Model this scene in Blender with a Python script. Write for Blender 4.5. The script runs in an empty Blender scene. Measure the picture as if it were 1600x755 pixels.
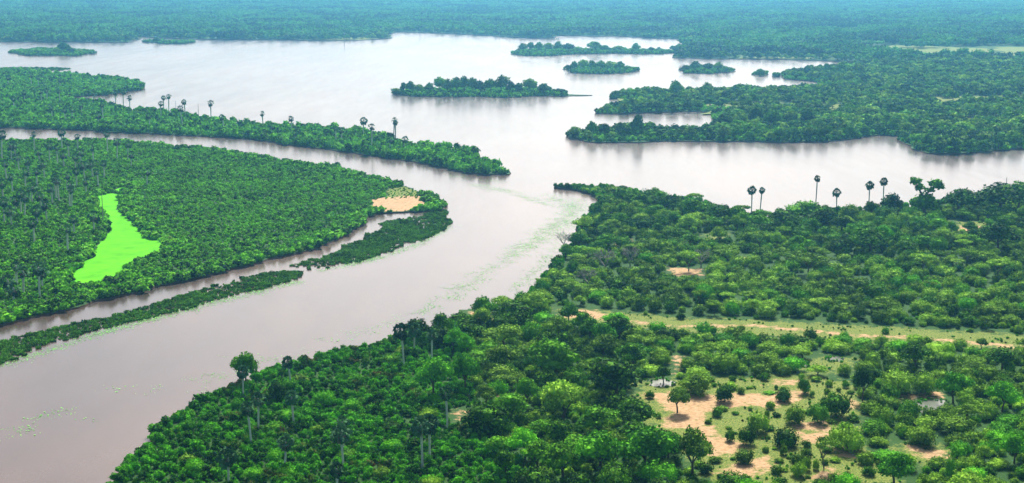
import bpy, math, random
import numpy as np
from mathutils import Vector
from mathutils.geometry import tessellate_polygon

rng = np.random.default_rng(7)
SC = bpy.context.scene
COL = SC.collection
R = math.radians

# ---------------------------------------------------------------- camera, sky, sun, exposure
CAM_H, LENS, FPX, HORIZON = 115.0, 50.0, 50.0 / 36.0 * 1600.0, -52.0
PITCH = math.atan((377.5 - HORIZON) / FPX)
cam_d = bpy.data.cameras.new('camera')
cam = bpy.data.objects.new('camera', cam_d)
COL.objects.link(cam)
cam_d.lens = LENS
cam_d.sensor_width = 36.0
cam_d.clip_start = 1.0
cam_d.clip_end = 60000.0
cam.location = (0, 0, CAM_H)
cam.rotation_euler = (math.pi / 2 - PITCH, 0, 0)
SC.camera = cam

SUN_ELEV, SUN_AZ = R(44), R(8)          # azimuth measured from +Y towards +X
world = bpy.data.worlds.new('World')
SC.world = world
world.use_nodes = True
wn = world.node_tree
wn.nodes.clear()
w_out = wn.nodes.new('ShaderNodeOutputWorld')
w_bg = wn.nodes.new('ShaderNodeBackground')
w_sky = wn.nodes.new('ShaderNodeTexSky')
w_sky.sky_type = 'NISHITA'
w_sky.sun_disc = False
w_sky.sun_elevation = SUN_ELEV
w_sky.sun_rotation = SUN_AZ
w_sky.altitude = 100
w_sky.air_density = 0.75
w_sky.dust_density = 5.0
w_sky.ozone_density = 0.3
w_bg.inputs['Strength'].default_value = 0.105
wn.links.new(w_sky.outputs[0], w_bg.inputs['Color'])
wn.links.new(w_bg.outputs[0], w_out.inputs['Surface'])

sun_d = bpy.data.lights.new('sun', 'SUN')
sun_d.energy = 5.0
sun_d.angle = R(5)
sun_d.color = (1.0, 0.96, 0.88)
sun = bpy.data.objects.new('sun', sun_d)
COL.objects.link(sun)
sv = Vector((math.sin(SUN_AZ) * math.cos(SUN_ELEV), math.cos(SUN_AZ) * math.cos(SUN_ELEV), math.sin(SUN_ELEV)))
sun.rotation_euler = sv.to_track_quat('Z', 'Y').to_euler()

SC.view_settings.view_transform = 'Standard'
SC.view_settings.look = 'None'
SC.view_settings.gamma = 1.0
SC.view_settings.use_curve_mapping = False
SC.view_settings.exposure = 0.95
SC.render.engine = 'CYCLES'
SC.cycles.use_denoising = True
SC.cycles.max_bounces = 5
SC.cycles.diffuse_bounces = 2
SC.cycles.glossy_bounces = 2
SC.cycles.transmission_bounces = 2
SC.cycles.volume_bounces = 1
SC.cycles.transparent_max_bounces = 8
HAZE_DENSITY = 0.000105
HAZE_COLOR = (0.18, 0.60, 1.0)

# ---------------------------------------------------------------- survey helpers (photo pixel -> ground point)
SP, CP = math.sin(PITCH), math.cos(PITCH)


def G(px, py, z=0.0):
    """Ground point (x, y) at height z seen at photo pixel (1600 x 755)."""
    dx, dy = (px - 800) / FPX, (377.5 - py) / FPX
    d = np.array((dx, CP + dy * SP, -SP + dy * CP))
    t = (z - CAM_H) / d[2]
    return float(d[0] * t), float(d[1] * t)


def PX(x, y, z=0.0):
    x, y = np.asarray(x, float), np.asarray(y, float)
    f = y * CP - (z - CAM_H) * SP
    u = y * SP + (z - CAM_H) * CP
    return 800 + FPX * x / f, 377.5 - FPX * u / f


def top_z(y, py):
    v = (377.5 - py) / FPX
    return CAM_H + y * (v * CP - SP) / (CP + v * SP)


def W(poly, z=0.0):
    return np.array([G(a, b, z) for a, b in poly])


def inside(poly, pts):
    x, y = pts[:, 0], pts[:, 1]
    res = np.zeros(len(pts), bool)
    n = len(poly)
    for i in range(n):
        x0, y0 = poly[i]
        x1, y1 = poly[(i + 1) % n]
        if y0 == y1:
            continue
        c = ((y0 > y) != (y1 > y))
        res ^= c & (x < (x1 - x0) * (y - y0) / (y1 - y0) + x0)
    return res


def edge_dist(poly, pts, closed=True):
    best = np.full(len(pts), 1e9)
    n = len(poly)
    for i in range(n if closed else n - 1):
        a, b = poly[i], poly[(i + 1) % n]
        ab = b - a
        t = np.clip(((pts - a) @ ab) / max(ab @ ab, 1e-9), 0, 1)
        d = np.hypot(*(pts - a - t[:, None] * ab).T)
        best = np.minimum(best, d)
    return best


def roughen(poly, step=8.0, amp=0.12, seed=1, maxlev=6):
    """Midpoint-displaced shoreline from a traced outline (world metres)."""
    r = np.random.default_rng(seed)
    pts = [np.array(p) for p in poly]
    for _ in range(maxlev):
        out, did = [], False
        for i, a in enumerate(pts):
            b = pts[(i + 1) % len(pts)]
            out.append(a)
            d = b - a
            L = math.hypot(*d)
            lim = max(step, 0.006 * math.hypot(*a))
            if L > lim and L < 3000:
                m = (a + b) / 2 + np.array((-d[1], d[0])) * r.normal(0, amp)
                out.append(m)
                did = True
        pts = out
        if not did:
            break
    return np.array(pts)


# ---------------------------------------------------------------- materials
def new_mat(name):
    m = bpy.data.materials.new(name)
    m.use_nodes = True
    nt = m.node_tree
    return m, nt, nt.nodes['Principled BSDF']


def node(nt, kind, **kw):
    n = nt.nodes.new(kind)
    for k, v in kw.items():
        setattr(n, k, v)
    return n


def noise(nt, scale, detail=3.0, rough=0.55, coord=None):
    n = node(nt, 'ShaderNodeTexNoise')
    n.inputs['Scale'].default_value = scale
    n.inputs['Detail'].default_value = detail
    n.inputs['Roughness'].default_value = rough
    if coord is not None:
        nt.links.new(coord, n.inputs['Vector'])
    return n.outputs['Fac']


def ramp(nt, fac, stops):
    n = node(nt, 'ShaderNodeValToRGB')
    el = n.color_ramp.elements
    while len(el) < len(stops):
        el.new(0.5)
    for e, (p, c) in zip(el, stops):
        e.position = p
        e.color = (*c, 1) if len(c) == 3 else c
    nt.links.new(fac, n.inputs['Fac'])
    return n.outputs['Color']


def mix(nt, fac, a, b, blend='MIX'):
    n = node(nt, 'ShaderNodeMix', data_type='RGBA', blend_type=blend)
    for sock, v in ((n.inputs[0], fac), (n.inputs[6], a), (n.inputs[7], b)):
        if isinstance(v, (int, float)):
            sock.default_value = v
        elif isinstance(v, tuple):
            sock.default_value = (*v, 1)
        else:
            nt.links.new(v, sock)
    return n.outputs[2]


def math_n(nt, op, a, b=0.0, clamp=False):
    n = node(nt, 'ShaderNodeMath', operation=op, use_clamp=clamp)
    for sock, v in ((n.inputs[0], a), (n.inputs[1], b)):
        if isinstance(v, (int, float)):
            sock.default_value = v
        else:
            nt.links.new(v, sock)
    return n.outputs[0]


def world_pos(nt):
    return node(nt, 'ShaderNodeNewGeometry').outputs['Position']


def leaf_mat(name, c_dark, c_light, spread=0.35, brown=None, brown_at=0.62, patch=0.03, plant=0.55):
    """Foliage: tone per plant, per leaf spray and in broad natural patches."""
    m, nt, bs = new_mat(name)
    oi = node(nt, 'ShaderNodeObjectInfo')
    geo = node(nt, 'ShaderNodeNewGeometry')
    pos = geo.outputs['Position']
    pn = math_n(nt, 'ADD', math_n(nt, 'MULTIPLY', noise(nt, patch, 2, 0.5, pos), 0.6), math_n(nt, 'MULTIPLY', noise(nt, 0.22, 2, 0.5, pos), 0.4))
    f = math_n(nt, 'ADD', math_n(nt, 'MULTIPLY', math_n(nt, 'SUBTRACT', oi.outputs['Random'], 0.3), plant),
               math_n(nt, 'MULTIPLY', math_n(nt, 'POWER', geo.outputs['Random Per Island'], 1.5), spread * 1.7))
    f = math_n(nt, 'ADD', f, math_n(nt, 'MULTIPLY', math_n(nt, 'SUBTRACT', pn, 0.5), 2.0), clamp=True)
    col = mix(nt, f, c_dark, c_light)
    if brown:
        bn = noise(nt, 0.11, 3, 0.6, pos)
        bf = math_n(nt, 'MULTIPLY', math_n(nt, 'SUBTRACT', bn, brown_at, clamp=True), 7.0, clamp=True)
        bf = math_n(nt, 'MULTIPLY', bf, math_n(nt, 'GREATER_THAN', geo.outputs['Random Per Island'], 0.35))
        col = mix(nt, bf, col, brown)
    nt.links.new(col, bs.inputs['Base Color'])
    bs.inputs['Roughness'].default_value = 0.9
    bs.inputs['Specular IOR Level'].default_value = 0.08
    tl = node(nt, 'ShaderNodeBsdfTranslucent')          # thin leaves let some light through
    nt.links.new(col, tl.inputs['Color'])
    mx = node(nt, 'ShaderNodeMixShader')
    mx.inputs[0].default_value = 0.12
    nt.links.new(bs.outputs[0], mx.inputs[1])
    nt.links.new(tl.outputs[0], mx.inputs[2])
    nt.links.new(mx.outputs[0], nt.nodes['Material Output'].inputs['Surface'])
    return m


def plain_mat(name, a, b, scale=1.0, rough=0.85, bump=0.0):
    m, nt, bs = new_mat(name)
    pos = world_pos(nt)
    n = noise(nt, scale, 4, 0.6, pos)
    nt.links.new(mix(nt, n, a, b), bs.inputs['Base Color'])
    bs.inputs['Roughness'].default_value = rough
    bs.inputs['Specular IOR Level'].default_value = 0.05
    if bump:
        bp = node(nt, 'ShaderNodeBump')
        bp.inputs['Strength'].default_value = bump
        nt.links.new(n, bp.inputs['Height'])
        nt.links.new(bp.outputs[0], bs.inputs['Normal'])
    return m


def ground_mat():
    """Soil under the scrub: green floor, sand where the 'sand' weight is, short grass where 'grass' is."""
    m, nt, bs = new_mat('ground_cover')
    pos = world_pos(nt)
    base = mix(nt, noise(nt, 0.08, 4, 0.6, pos), (0.010, 0.046, 0.006), (0.030, 0.080, 0.012))
    big = noise(nt, 0.35, 4, 0.7, pos)
    fine = noise(nt, 2.2, 3, 0.6, pos)
    wob = math_n(nt, 'ADD', math_n(nt, 'MULTIPLY', math_n(nt, 'SUBTRACT', big, 0.5), 2.3),
                 math_n(nt, 'MULTIPLY', math_n(nt, 'SUBTRACT', fine, 0.5), 0.5))

    def weight(attr, gain=3.2):
        a = node(nt, 'ShaderNodeAttribute', attribute_name=attr)
        v = math_n(nt, 'ADD', a.outputs['Fac'], wob)
        v = math_n(nt, 'SUBTRACT', v, 0.5)
        v = math_n(nt, 'MULTIPLY', v, gain, clamp=True)
        return math_n(nt, 'MULTIPLY', v, math_n(nt, 'GREATER_THAN', a.outputs['Fac'], 0.02))
    grass = ramp(nt, fine, [(0.30, (0.026, 0.066, 0.006)), (0.50, (0.105, 0.150, 0.020)), (0.70, (0.235, 0.220, 0.062))])
    sand = ramp(nt, noise(nt, 0.9, 5, 0.65, pos), [(0.30, (0.22, 0.130, 0.062)), (0.5, (0.345, 0.222, 0.112)), (0.72, (0.42, 0.300, 0.175))])
    col = mix(nt, weight('grass'), base, grass)
    col = mix(nt, weight('sand'), col, sand)
    nt.links.new(col, bs.inputs['Base Color'])
    bs.inputs['Roughness'].default_value = 0.95
    bs.inputs['Specular IOR Level'].default_value = 0.1
    bp = node(nt, 'ShaderNodeBump')
    bp.inputs['Strength'].default_value = 0.5
    bp.inputs['Distance'].default_value = 0.4
    nt.links.new(fine, bp.inputs['Height'])
    nt.links.new(bp.outputs[0], bs.inputs['Normal'])
    return m


def water_mat(name, silt_a, silt_b, rough=0.2, bump=0.06):
    m, nt, bs = new_mat(name)
    pos = world_pos(nt)
    mp = node(nt, 'ShaderNodeMapping')
    nt.links.new(pos, mp.inputs['Vector'])
    mp.inputs['Rotation'].default_value = (0, 0, R(28))
    mp.inputs['Scale'].default_value = (1.0, 0.35, 1.0)
    n = noise(nt, 0.012, 5, 0.6, mp.outputs[0])
    nt.links.new(ramp(nt, n, [(0.36, silt_a), (0.64, silt_b)]), bs.inputs['Base Color'])
    mp2 = node(nt, 'ShaderNodeMapping')                     # wind lanes and current lines
    nt.links.new(pos, mp2.inputs['Vector'])
    mp2.inputs['Rotation'].default_value = (0, 0, R(-35))
    mp2.inputs['Scale'].default_value = (1.0, 0.16, 1.0)
    lane = noise(nt, 0.05, 4, 0.6, mp2.outputs[0])
    nt.links.new(ramp(nt, lane, [(0.36, (rough * 0.82,) * 3), (0.64, (rough * 1.2,) * 3)]), bs.inputs['Roughness'])
    bs.inputs['IOR'].default_value = 1.33
    rip = noise(nt, 0.55, 3, 0.6, mp.outputs[0])
    bp = node(nt, 'ShaderNodeBump')
    bp.inputs['Strength'].default_value = bump
    bp.inputs['Distance'].default_value = 0.5
    nt.links.new(rip, bp.inputs['Height'])
    nt.links.new(bp.outputs[0], bs.inputs['Normal'])
    return m


M = dict(
    ground=ground_mat(),
    water=water_mat('silty_water', (0.036, 0.025, 0.019), (0.085, 0.056, 0.043)),
    puddle=water_mat('puddle_water', (0.03, 0.045, 0.02), (0.06, 0.075, 0.04), 0.25, 0.2),
    duckweed=plain_mat('duckweed', (0.015, 0.16, 0.000), (0.130, 0.52, 0.000), 0.13, 0.95),
    mud=plain_mat('bank_mud', (0.050, 0.034, 0.022), (0.095, 0.066, 0.044), 0.4, 0.9),
    leaf=leaf_mat('broadleaf_leaves', (0.006, 0.034, 0.000), (0.140, 0.420, 0.006)),
    leaf_bright=leaf_mat('bright_leaves', (0.030, 0.150, 0.001), (0.170, 0.580, 0.008)),
    leaf_grey=leaf_mat('grey_green_leaves', (0.036, 0.096, 0.002), (0.320, 0.600, 0.034)),
    leaf_far=leaf_mat('far_forest_leaves', (0.002, 0.022, 0.000), (0.075, 0.300, 0.010), 0.5, patch=0.005, plant=0.9),
    scrub=leaf_mat('scrub_leaves', (0.004, 0.034, 0.000), (0.170, 0.520, 0.008), 0.6, (0.120, 0.170, 0.030), 0.60, plant=1.0),
    scrub_near=leaf_mat('thicket_leaves', (0.003, 0.028, 0.000), (0.105, 0.460, 0.003), 0.55, (0.130, 0.080, 0.025), 0.565, 0.05, 0.8),
    reed=leaf_mat('reed_blades', (0.004, 0.030, 0.001), (0.090, 0.280, 0.010), 0.6, patch=0.06, plant=0.9),
    pad=leaf_mat('floating_leaves', (0.090, 0.300, 0.060), (0.240, 0.560, 0.130), 0.5),
    palm=leaf_mat('palm_fronds', (0.004, 0.026, 0.010), (0.050, 0.150, 0.052), 0.6),
    bark=plain_mat('bark', (0.055, 0.042, 0.030), (0.12, 0.095, 0.07), 2.0),
    palm_bark=plain_mat('palm_bark', (0.40, 0.40, 0.36), (0.58, 0.58, 0.53), 3.0),
    dead=plain_mat('dead_wood', (0.16, 0.13, 0.11), (0.30, 0.26, 0.22), 2.0),
    twig=plain_mat('grey_twigs', (0.16, 0.15, 0.13), (0.26, 0.25, 0.22), 2.0),
)


# ---------------------------------------------------------------- mesh helpers
def mesh_from(name, V, F, mats, fm=None):
    me = bpy.data.meshes.new(name)
    me.from_pydata([tuple(map(float, v)) for v in V], [], [tuple(map(int, f)) for f in F])
    for m in mats:
        me.materials.append(m)
    if fm is not None:
        me.polygons.foreach_set('material_index', np.asarray(fm, dtype=np.int32))
    me.update()
    return me


def link(name, data, parent=None, loc=None):
    o = bpy.data.objects.new(name, data)
    COL.objects.link(o)
    if parent is not None:
        o.parent = parent
    if loc is not None:
        o.location = loc
    return o


def tag(o, label=None, category=None, group=None, kind=None):
    for k, v in (('label', label), ('category', category), ('group', group), ('kind', kind)):
        if v:
            o[k] = v
    return o


class Geo:
    """Collects loose leaf sprays, tubes and lobes for one plant mesh."""

    def __init__(s):
        s.V, s.F, s.fm, s.n = [], [], [], 0

    def add(s, V, F, m=0):
        V = np.asarray(V, float)
        s.V.append(V)
        s.F += [tuple(int(i) + s.n for i in f) for f in F]
        s.fm += [m] * len(F)
        s.n += len(V)

    def quads(s, Q, m=0):
        k = len(Q)
        s.V.append(Q.reshape(-1, 3))
        base = s.n + np.arange(k) * 4
        s.F += [(int(b), int(b) + 1, int(b) + 2, int(b) + 3) for b in base]
        s.fm += [m] * k
        s.n += 4 * k

    def tube(s, pts, radii, n=6, m=0):
        pts = [np.asarray(p, float) for p in pts]
        V, F = [], []
        for i, (p, r) in enumerate(zip(pts, radii)):
            d = pts[min(i + 1, len(pts) - 1)] - pts[max(i - 1, 0)]
            d = d / (np.linalg.norm(d) + 1e-9)
            a = np.cross(d, (0.3, 1, 0.1))
            a /= np.linalg.norm(a)
            b = np.cross(d, a)
            for k in range(n):
                t = 2 * math.pi * k / n
                V.append(p + r * (math.cos(t) * a + math.sin(t) * b))
        for i in range(len(pts) - 1):
            for k in range(n):
                F.append((i * n + k, i * n + (k + 1) % n, (i + 1) * n + (k + 1) % n, (i + 1) * n + k))
        F.append(tuple(range(len(V) - n, len(V))))
        s.add(V, F, m)

    def blob(s, c, r, m=0, rnd=None, seg=7, rings=4):
        V, F = [np.array((0, 0, 1.0))], []
        for i in range(1, rings):
            ph = math.pi * i / rings
            for k in range(seg):
                t = 2 * math.pi * (k + 0.5 * (i % 2)) / seg
                V.append(np.array((math.sin(ph) * math.cos(t), math.sin(ph) * math.sin(t), math.cos(ph))))
        V.append(np.array((0, 0, -1.0)))
        V = np.array(V)
        if rnd is not None:
            V *= rnd.uniform(0.85, 1.1, (len(V), 1))
        for k in range(seg):
            F.append((0, 1 + k, 1 + (k + 1) % seg))
            F.append((len(V) - 1, len(V) - 1 - seg + (k + 1) % seg, len(V) - 1 - seg + k))
        for i in range(rings - 2):
            for k in range(seg):
                a, b = 1 + i * seg + k, 1 + i * seg + (k + 1) % seg
                F.append((a, a + seg, b + seg, b))
        s.add(V * np.asarray(r) + np.asarray(c), F, m)

    def mesh(s, name, mats):
        return mesh_from(name, np.concatenate(s.V), s.F, mats, s.fm)


def leaf_cloud(g, r, lobes, n, size, jit=0.55, low=-0.35, m=0, core=0.68, fluff=0.17):
    """Leaf sprays over the lobes of a crown, each a small four-cornered face with its own tilt."""
    lob = np.array(lobes, float)
    area = (lob[:, 3] * lob[:, 4] + lob[:, 4] * lob[:, 5] + lob[:, 3] * lob[:, 5])
    idx = r.choice(len(lob), int(n * 1.9), p=area / area.sum())
    d = r.normal(size=(len(idx), 3))
    d /= np.linalg.norm(d, axis=1)[:, None]
    keep = d[:, 2] > low
    idx, d = idx[keep], d[keep]
    c, rad = lob[idx, :3], lob[idx, 3:]
    lump = 1 + fluff * np.sin(d[:, 0] * 7 + idx) * np.cos(d[:, 1] * 8 + idx * 2.0)
    p = c + rad * d * ((0.80 + 0.36 * r.random((len(d), 1)) ** 1.7) * lump[:, None])
    ok = np.ones(len(p), bool)
    for j in range(len(lob)):
        q = (p - lob[j, :3]) / lob[j, 3:]
        ok &= ((q ** 2).sum(1) > 0.62) | (idx == j)
    p, d, rad = p[ok][:n], d[ok][:n], rad[ok][:n]
    nn = d / rad
    nn /= np.linalg.norm(nn, axis=1)[:, None]
    nn += r.normal(0, jit * 1.5, nn.shape)
    nn /= np.linalg.norm(nn, axis=1)[:, None]
    t = np.cross(nn, r.normal(size=nn.shape))
    t /= np.linalg.norm(t, axis=1)[:, None] + 1e-9
    b = np.cross(nn, t)
    s = size * r.uniform(0.55, 1.35, (len(p), 1))
    q = [p + t * s, p + b * s * r.uniform(0.5, 0.9, (len(p), 1)), p - t * s * r.uniform(0.6, 1, (len(p), 1)), p - b * s * r.uniform(0.5, 0.9, (len(p), 1))]
    g.quads(np.stack(q, 1), m)
    if core:
        for L in lob:
            g.blob(L[:3], L[3:] * core, m, r)


def crown_lobes(r, rx, rz, zc, n, spread=0.62, lobe=0.5):
    out = [(0, 0, zc, rx * 0.62, rx * 0.62, rz * 0.8)]
    for i in range(n):
        a = 2 * math.pi * (i + r.uniform(-0.3, 0.3)) / n * (1 if i < n * 0.65 else 1.7)
        k = spread * r.uniform(0.6, 1.1) if i < n * 0.65 else spread * r.uniform(0.1, 0.5)
        s = lobe * r.uniform(0.7, 1.15)
        zz = zc + rz * (r.uniform(-0.35, 0.2) if i < n * 0.65 else r.uniform(0.3, 0.6))
        out.append((rx * k * math.cos(a), rx * k * math.sin(a), zz, rx * s, rx * s * r.uniform(0.85, 1.1), rz * s * r.uniform(0.85, 1.2)))
    return out


def limbs(g, r, h, rad, reach, n=4, m=0, fork=0.38):
    bend = r.normal(0, 0.05 * h, 2)
    fk = np.array((bend[0], bend[1], h * fork))
    g.tube([(0, 0, -0.3), (bend[0] * 0.4, bend[1] * 0.4, h * fork * 0.5), fk], [rad * 1.35, rad, rad * 0.85], 7, m)
    for i in range(n):
        a = 2 * math.pi * (i + r.uniform(-0.3, 0.3)) / n
        e = np.array((reach * math.cos(a), reach * math.sin(a), h * r.uniform(0.72, 0.9)))
        mid = fk * 0.5 + e * 0.5 + np.array((0, 0, h * 0.03)) + r.normal(0, 0.04 * h, 3)
        g.tube([fk - (0, 0, rad * 0.6), mid, e], [rad * 0.6, rad * 0.4, rad * 0.12], 5, m)


# unit-size prototypes: height 1, so a copy's scale is its height in metres
def proto_broad(seed, leaves=1500, wide=0.52, leaf='leaf', size=0.040):
    r = np.random.default_rng(seed)
    gt, gc = Geo(), Geo()
    limbs(gt, r, 0.82, 0.035, wide * 0.62, 5)
    leaf_cloud(gc, r, crown_lobes(r, wide, 0.36, 0.60, 11, 0.66, 0.46), leaves, size, 0.5, -0.45)
    return gt.mesh('trunk', [M['bark']]), gc.mesh('crown', [M[leaf]])


def proto_umbrella(seed, leaves=1000):
    r = np.random.default_rng(seed)
    gt, gc = Geo(), Geo()
    limbs(gt, r, 0.95, 0.028, 0.42, 6, fork=0.32)
    L = []
    for i in range(12):
        a, k = r.uniform(0, 6.28), math.sqrt(r.uniform(0.02, 1)) * 0.55
        L.append((k * math.cos(a), k * math.sin(a), 0.86 - 0.30 * k * k + r.uniform(-0.03, 0.03), r.uniform(0.15, 0.26), r.uniform(0.15, 0.26), r.uniform(0.07, 0.12)))
    leaf_cloud(gc, r, L, leaves, 0.038, 0.45, -0.3)
    return gt.mesh('trunk', [M['bark']]), gc.mesh('crown', [M['leaf_grey']])


def proto_bush(seed, leaf='leaf_grey', leaves=1200, wide=0.72, size=0.044, flat=1.0):
    """Rounded bush, foliage down to the ground, a few stems inside."""
    r = np.random.default_rng(seed)
    g = Geo()
    limbs(g, r, 0.7, 0.03, wide * 0.5, 4, m=1, fork=0.2)
    L = [(0, 0, 0.46, wide * 0.66, wide * 0.66, 0.50)]
    for i in range(8):
        a = 2 * math.pi * i / 8 + r.uniform(-0.3, 0.3)
        k = r.uniform(0.35, 0.62) * wide
        L.append((k * math.cos(a), k * math.sin(a), r.uniform(0.26, 0.55), wide * r.uniform(0.30, 0.5), wide * r.uniform(0.30, 0.5), r.uniform(0.24, 0.40)))
    leaf_cloud(g, r, L, leaves, size, 0.5, -0.85)
    me = g.mesh('bush', [M[leaf], M['bark']])
    return me


def proto_tree_small(seed, leaf='leaf', leaves=420, wide=0.5, size=0.07):
    """Tree in one mesh, for those too small in view to show trunk and crown apart."""
    r = np.random.default_rng(seed)
    g = Geo()
    g.tube([(0, 0, -0.1), (0.01, 0, 0.5)], [0.04, 0.02], 5, 1)
    leaf_cloud(g, r, crown_lobes(r, wide, 0.40, 0.56, 8, 0.6, 0.48), leaves, size, 0.5, -0.5)
    return g.mesh('tree', [M[leaf], M['bark']])


def proto_scrub(seed, leaf, leaves=110, size=0.16, wide=0.62):
    r = np.random.default_rng(seed)
    g = Geo()
    L = []
    for i in range(4):
        a = r.uniform(0, 6.28)
        k = r.uniform(0.05, 0.45) * wide
        L.append((k * math.cos(a), k * math.sin(a), r.uniform(0.25, 0.55), wide * r.uniform(0.4, 0.62), wide * r.uniform(0.4, 0.62), r.uniform(0.35, 0.5)))
    leaf_cloud(g, r, L, leaves, size, 0.55, -0.25, core=0.8)
    return g.mesh('scrub', [M[leaf]])


def proto_patch(seed, leaf, side=60.0, step=9.0, hmin=6, hmax=13, gap=0.1):
    """A patch of far woodland: crowns standing shoulder to shoulder, each with its own size."""
    r = np.random.default_rng(seed)
    g = Geo()
    k = int(side / step)
    for i in range(k):
        for j in range(k):
            if r.random() < gap:
                continue
            x = (i + r.uniform(0.1, 0.9)) * step - side / 2
            y = (j + r.uniform(0.1, 0.9)) * step - side / 2
            h, w = r.uniform(hmin, hmax), r.uniform(0.42, 0.72) * step
            leaf_cloud(g, r, [(x, y, h * 0.58, w, w * r.uniform(0.8, 1.2), h * 0.42), (x + r.normal(0, w * .5), y + r.normal(0, w * .5), h * 0.7, w * 0.6, w * 0.6, h * 0.3)],
                       34, 1.5, 0.5, -0.2, core=0.82)
    return g.mesh('woodland', [M[leaf]])


def proto_reed(seed):
    r = np.random.default_rng(seed)
    g = Geo()
    V, F = [], []
    for i in range(46):
        a, k = r.uniform(0, 6.28), math.sqrt(r.random()) * 0.75
        x, y = k * math.cos(a), k * math.sin(a)
        h = r.uniform(0.5, 1.0)
        t = r.uniform(0, 6.28)
        w = r.uniform(0.08, 0.17)
        lean = r.normal(0, 0.28, 2)
        p0, p1 = np.array((x - w * math.cos(t), y - w * math.sin(t), -0.05)), np.array((x + w * math.cos(t), y + w * math.sin(t), -0.05))
        mid = np.array((x + lean[0] * 0.4, y + lean[1] * 0.4, h * 0.65))
        dv = np.array((w * math.cos(t), w * math.sin(t), 0)) * 0.9
        tip = np.array((x + lean[0] * 1.2, y + lean[1] * 1.2, h))
        b = len(V)
        V += [p0, p1, mid + dv, mid - dv, tip]
        F += [(b, b + 1, b + 2, b + 3), (b + 3, b + 2, b + 4)]
    g.add(V, F)
    return g.mesh('reed', [M['reed']])


def proto_pads(seed, n=9):
    r = np.random.default_rng(seed)
    g = Geo()
    for i in range(n):
        x, y = r.normal(0, 3.2, 2)
        s = r.uniform(0.16, 0.5)
        k = 6
        V = [(x + s * math.cos(2 * math.pi * j / k + i) * r.uniform(0.7, 1.1), y + s * math.sin(2 * math.pi * j / k + i) * r.uniform(0.7, 1.1), 0.05 + r.uniform(0, 0.16)) for j in range(k)]
        g.add(V, [tuple(range(k))])
    return g.mesh('pads', [M['pad']])


def fan_frond(g, r, base, d, reach, blade, m=0):
    d = d / np.linalg.norm(d)
    side = np.cross(d, (0, 0, 1))
    side /= np.linalg.norm(side) + 1e-6
    up = np.cross(side, d)
    roll = r.uniform(-1.3, 1.3)
    side, up = side * math.cos(roll) + up * math.sin(roll), up * math.cos(roll) - side * math.sin(roll)
    hub = base + d * reach
    g.add([base + side * 0.05, base - side * 0.05, hub - side * 0.03, hub + side * 0.03], [(0, 1, 2, 3)], m)
    V, F = [hub], []
    k = 9
    for i in range(k):
        t = R(-115 + 230 * i / (k - 1))
        rr = blade * (1.0 if i % 2 == 0 else 0.72)
        p = hub + d * math.cos(t) * rr + side * math.sin(t) * rr + up * (0.12 * blade if i % 2 else -0.05 * blade)
        p = p - np.array((0, 0, 0.22 * blade * (1 + math.cos(t))))
        V.append(p)
    for i in range(k - 1):
        F.append((0, i + 1, i + 2))
    g.add(V, F, m)


def proto_palm(seed, h=14.0, crown=2.1, leaves=34, thick=1.0):
    """Fan palm, real metres: slim pale trunk swelling below a round head of fan fronds."""
    r = np.random.default_rng(seed)
    gt, gc = Geo(), Geo()
    lean = r.normal(0, 0.25, 2)
    zs = [0, 0.08, 0.3, 0.55, 0.7, 0.85, 1.0]
    rd = [0.38, 0.28, 0.25, 0.26, 0.30, 0.26, 0.2]
    gt.tube([(lean[0] * z * z, lean[1] * z * z, z * h - 0.3) for z in zs], [q * thick for q in rd], 8)
    top = np.array((lean[0], lean[1], h - 0.3))
    for i in range(leaves):
        el = R(-66 + 152 * ((i + 0.5) / leaves))
        a = i * 2.39996 + r.uniform(-0.2, 0.2)
        d = np.array((math.cos(el) * math.cos(a), math.cos(el) * math.sin(a), math.sin(el)))
        fan_frond(gc, r, top + d * 0.1, d * np.array((1, 1, 1.15)), crown * r.uniform(0.40, 0.75), crown * r.uniform(0.34, 0.50))
    for i in range(8):
        a = i * 0.785 + r.uniform(-0.3, 0.3)
        d = np.array((0.5 * math.cos(a), 0.5 * math.sin(a), -1.0))
        fan_frond(gc, r, top - (0, 0, 0.2), d, crown * 0.4, crown * 0.38, 1)
    return gt.mesh('trunk', [M['palm_bark']]), gc.mesh('crown', [M['palm'], M['dead']])


def proto_bare(seed):
    r = np.random.default_rng(seed)
    gt, gc = Geo(), Geo()
    limbs(gt, r, 0.85, 0.028, 0.34, 6, fork=0.3)
    for i in range(140):
        a, el = r.uniform(0, 6.28), r.uniform(0.1, 1.4)
        p = np.array((0.34 * math.cos(a) * r.uniform(0.3, 1), 0.34 * math.sin(a) * r.uniform(0.3, 1), r.uniform(0.5, 0.85)))
        d = np.array((math.cos(a) * math.cos(el), math.sin(a) * math.cos(el), math.sin(el))) * r.uniform(0.1, 0.22)
        gc.tube([p, p + d * 0.6 + r.normal(0, 0.02, 3), p + d], [0.008, 0.006, 0.003], 3)
    return gt.mesh('trunk', [M['twig']]), gc.mesh('twigs', [M['twig']])


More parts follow.
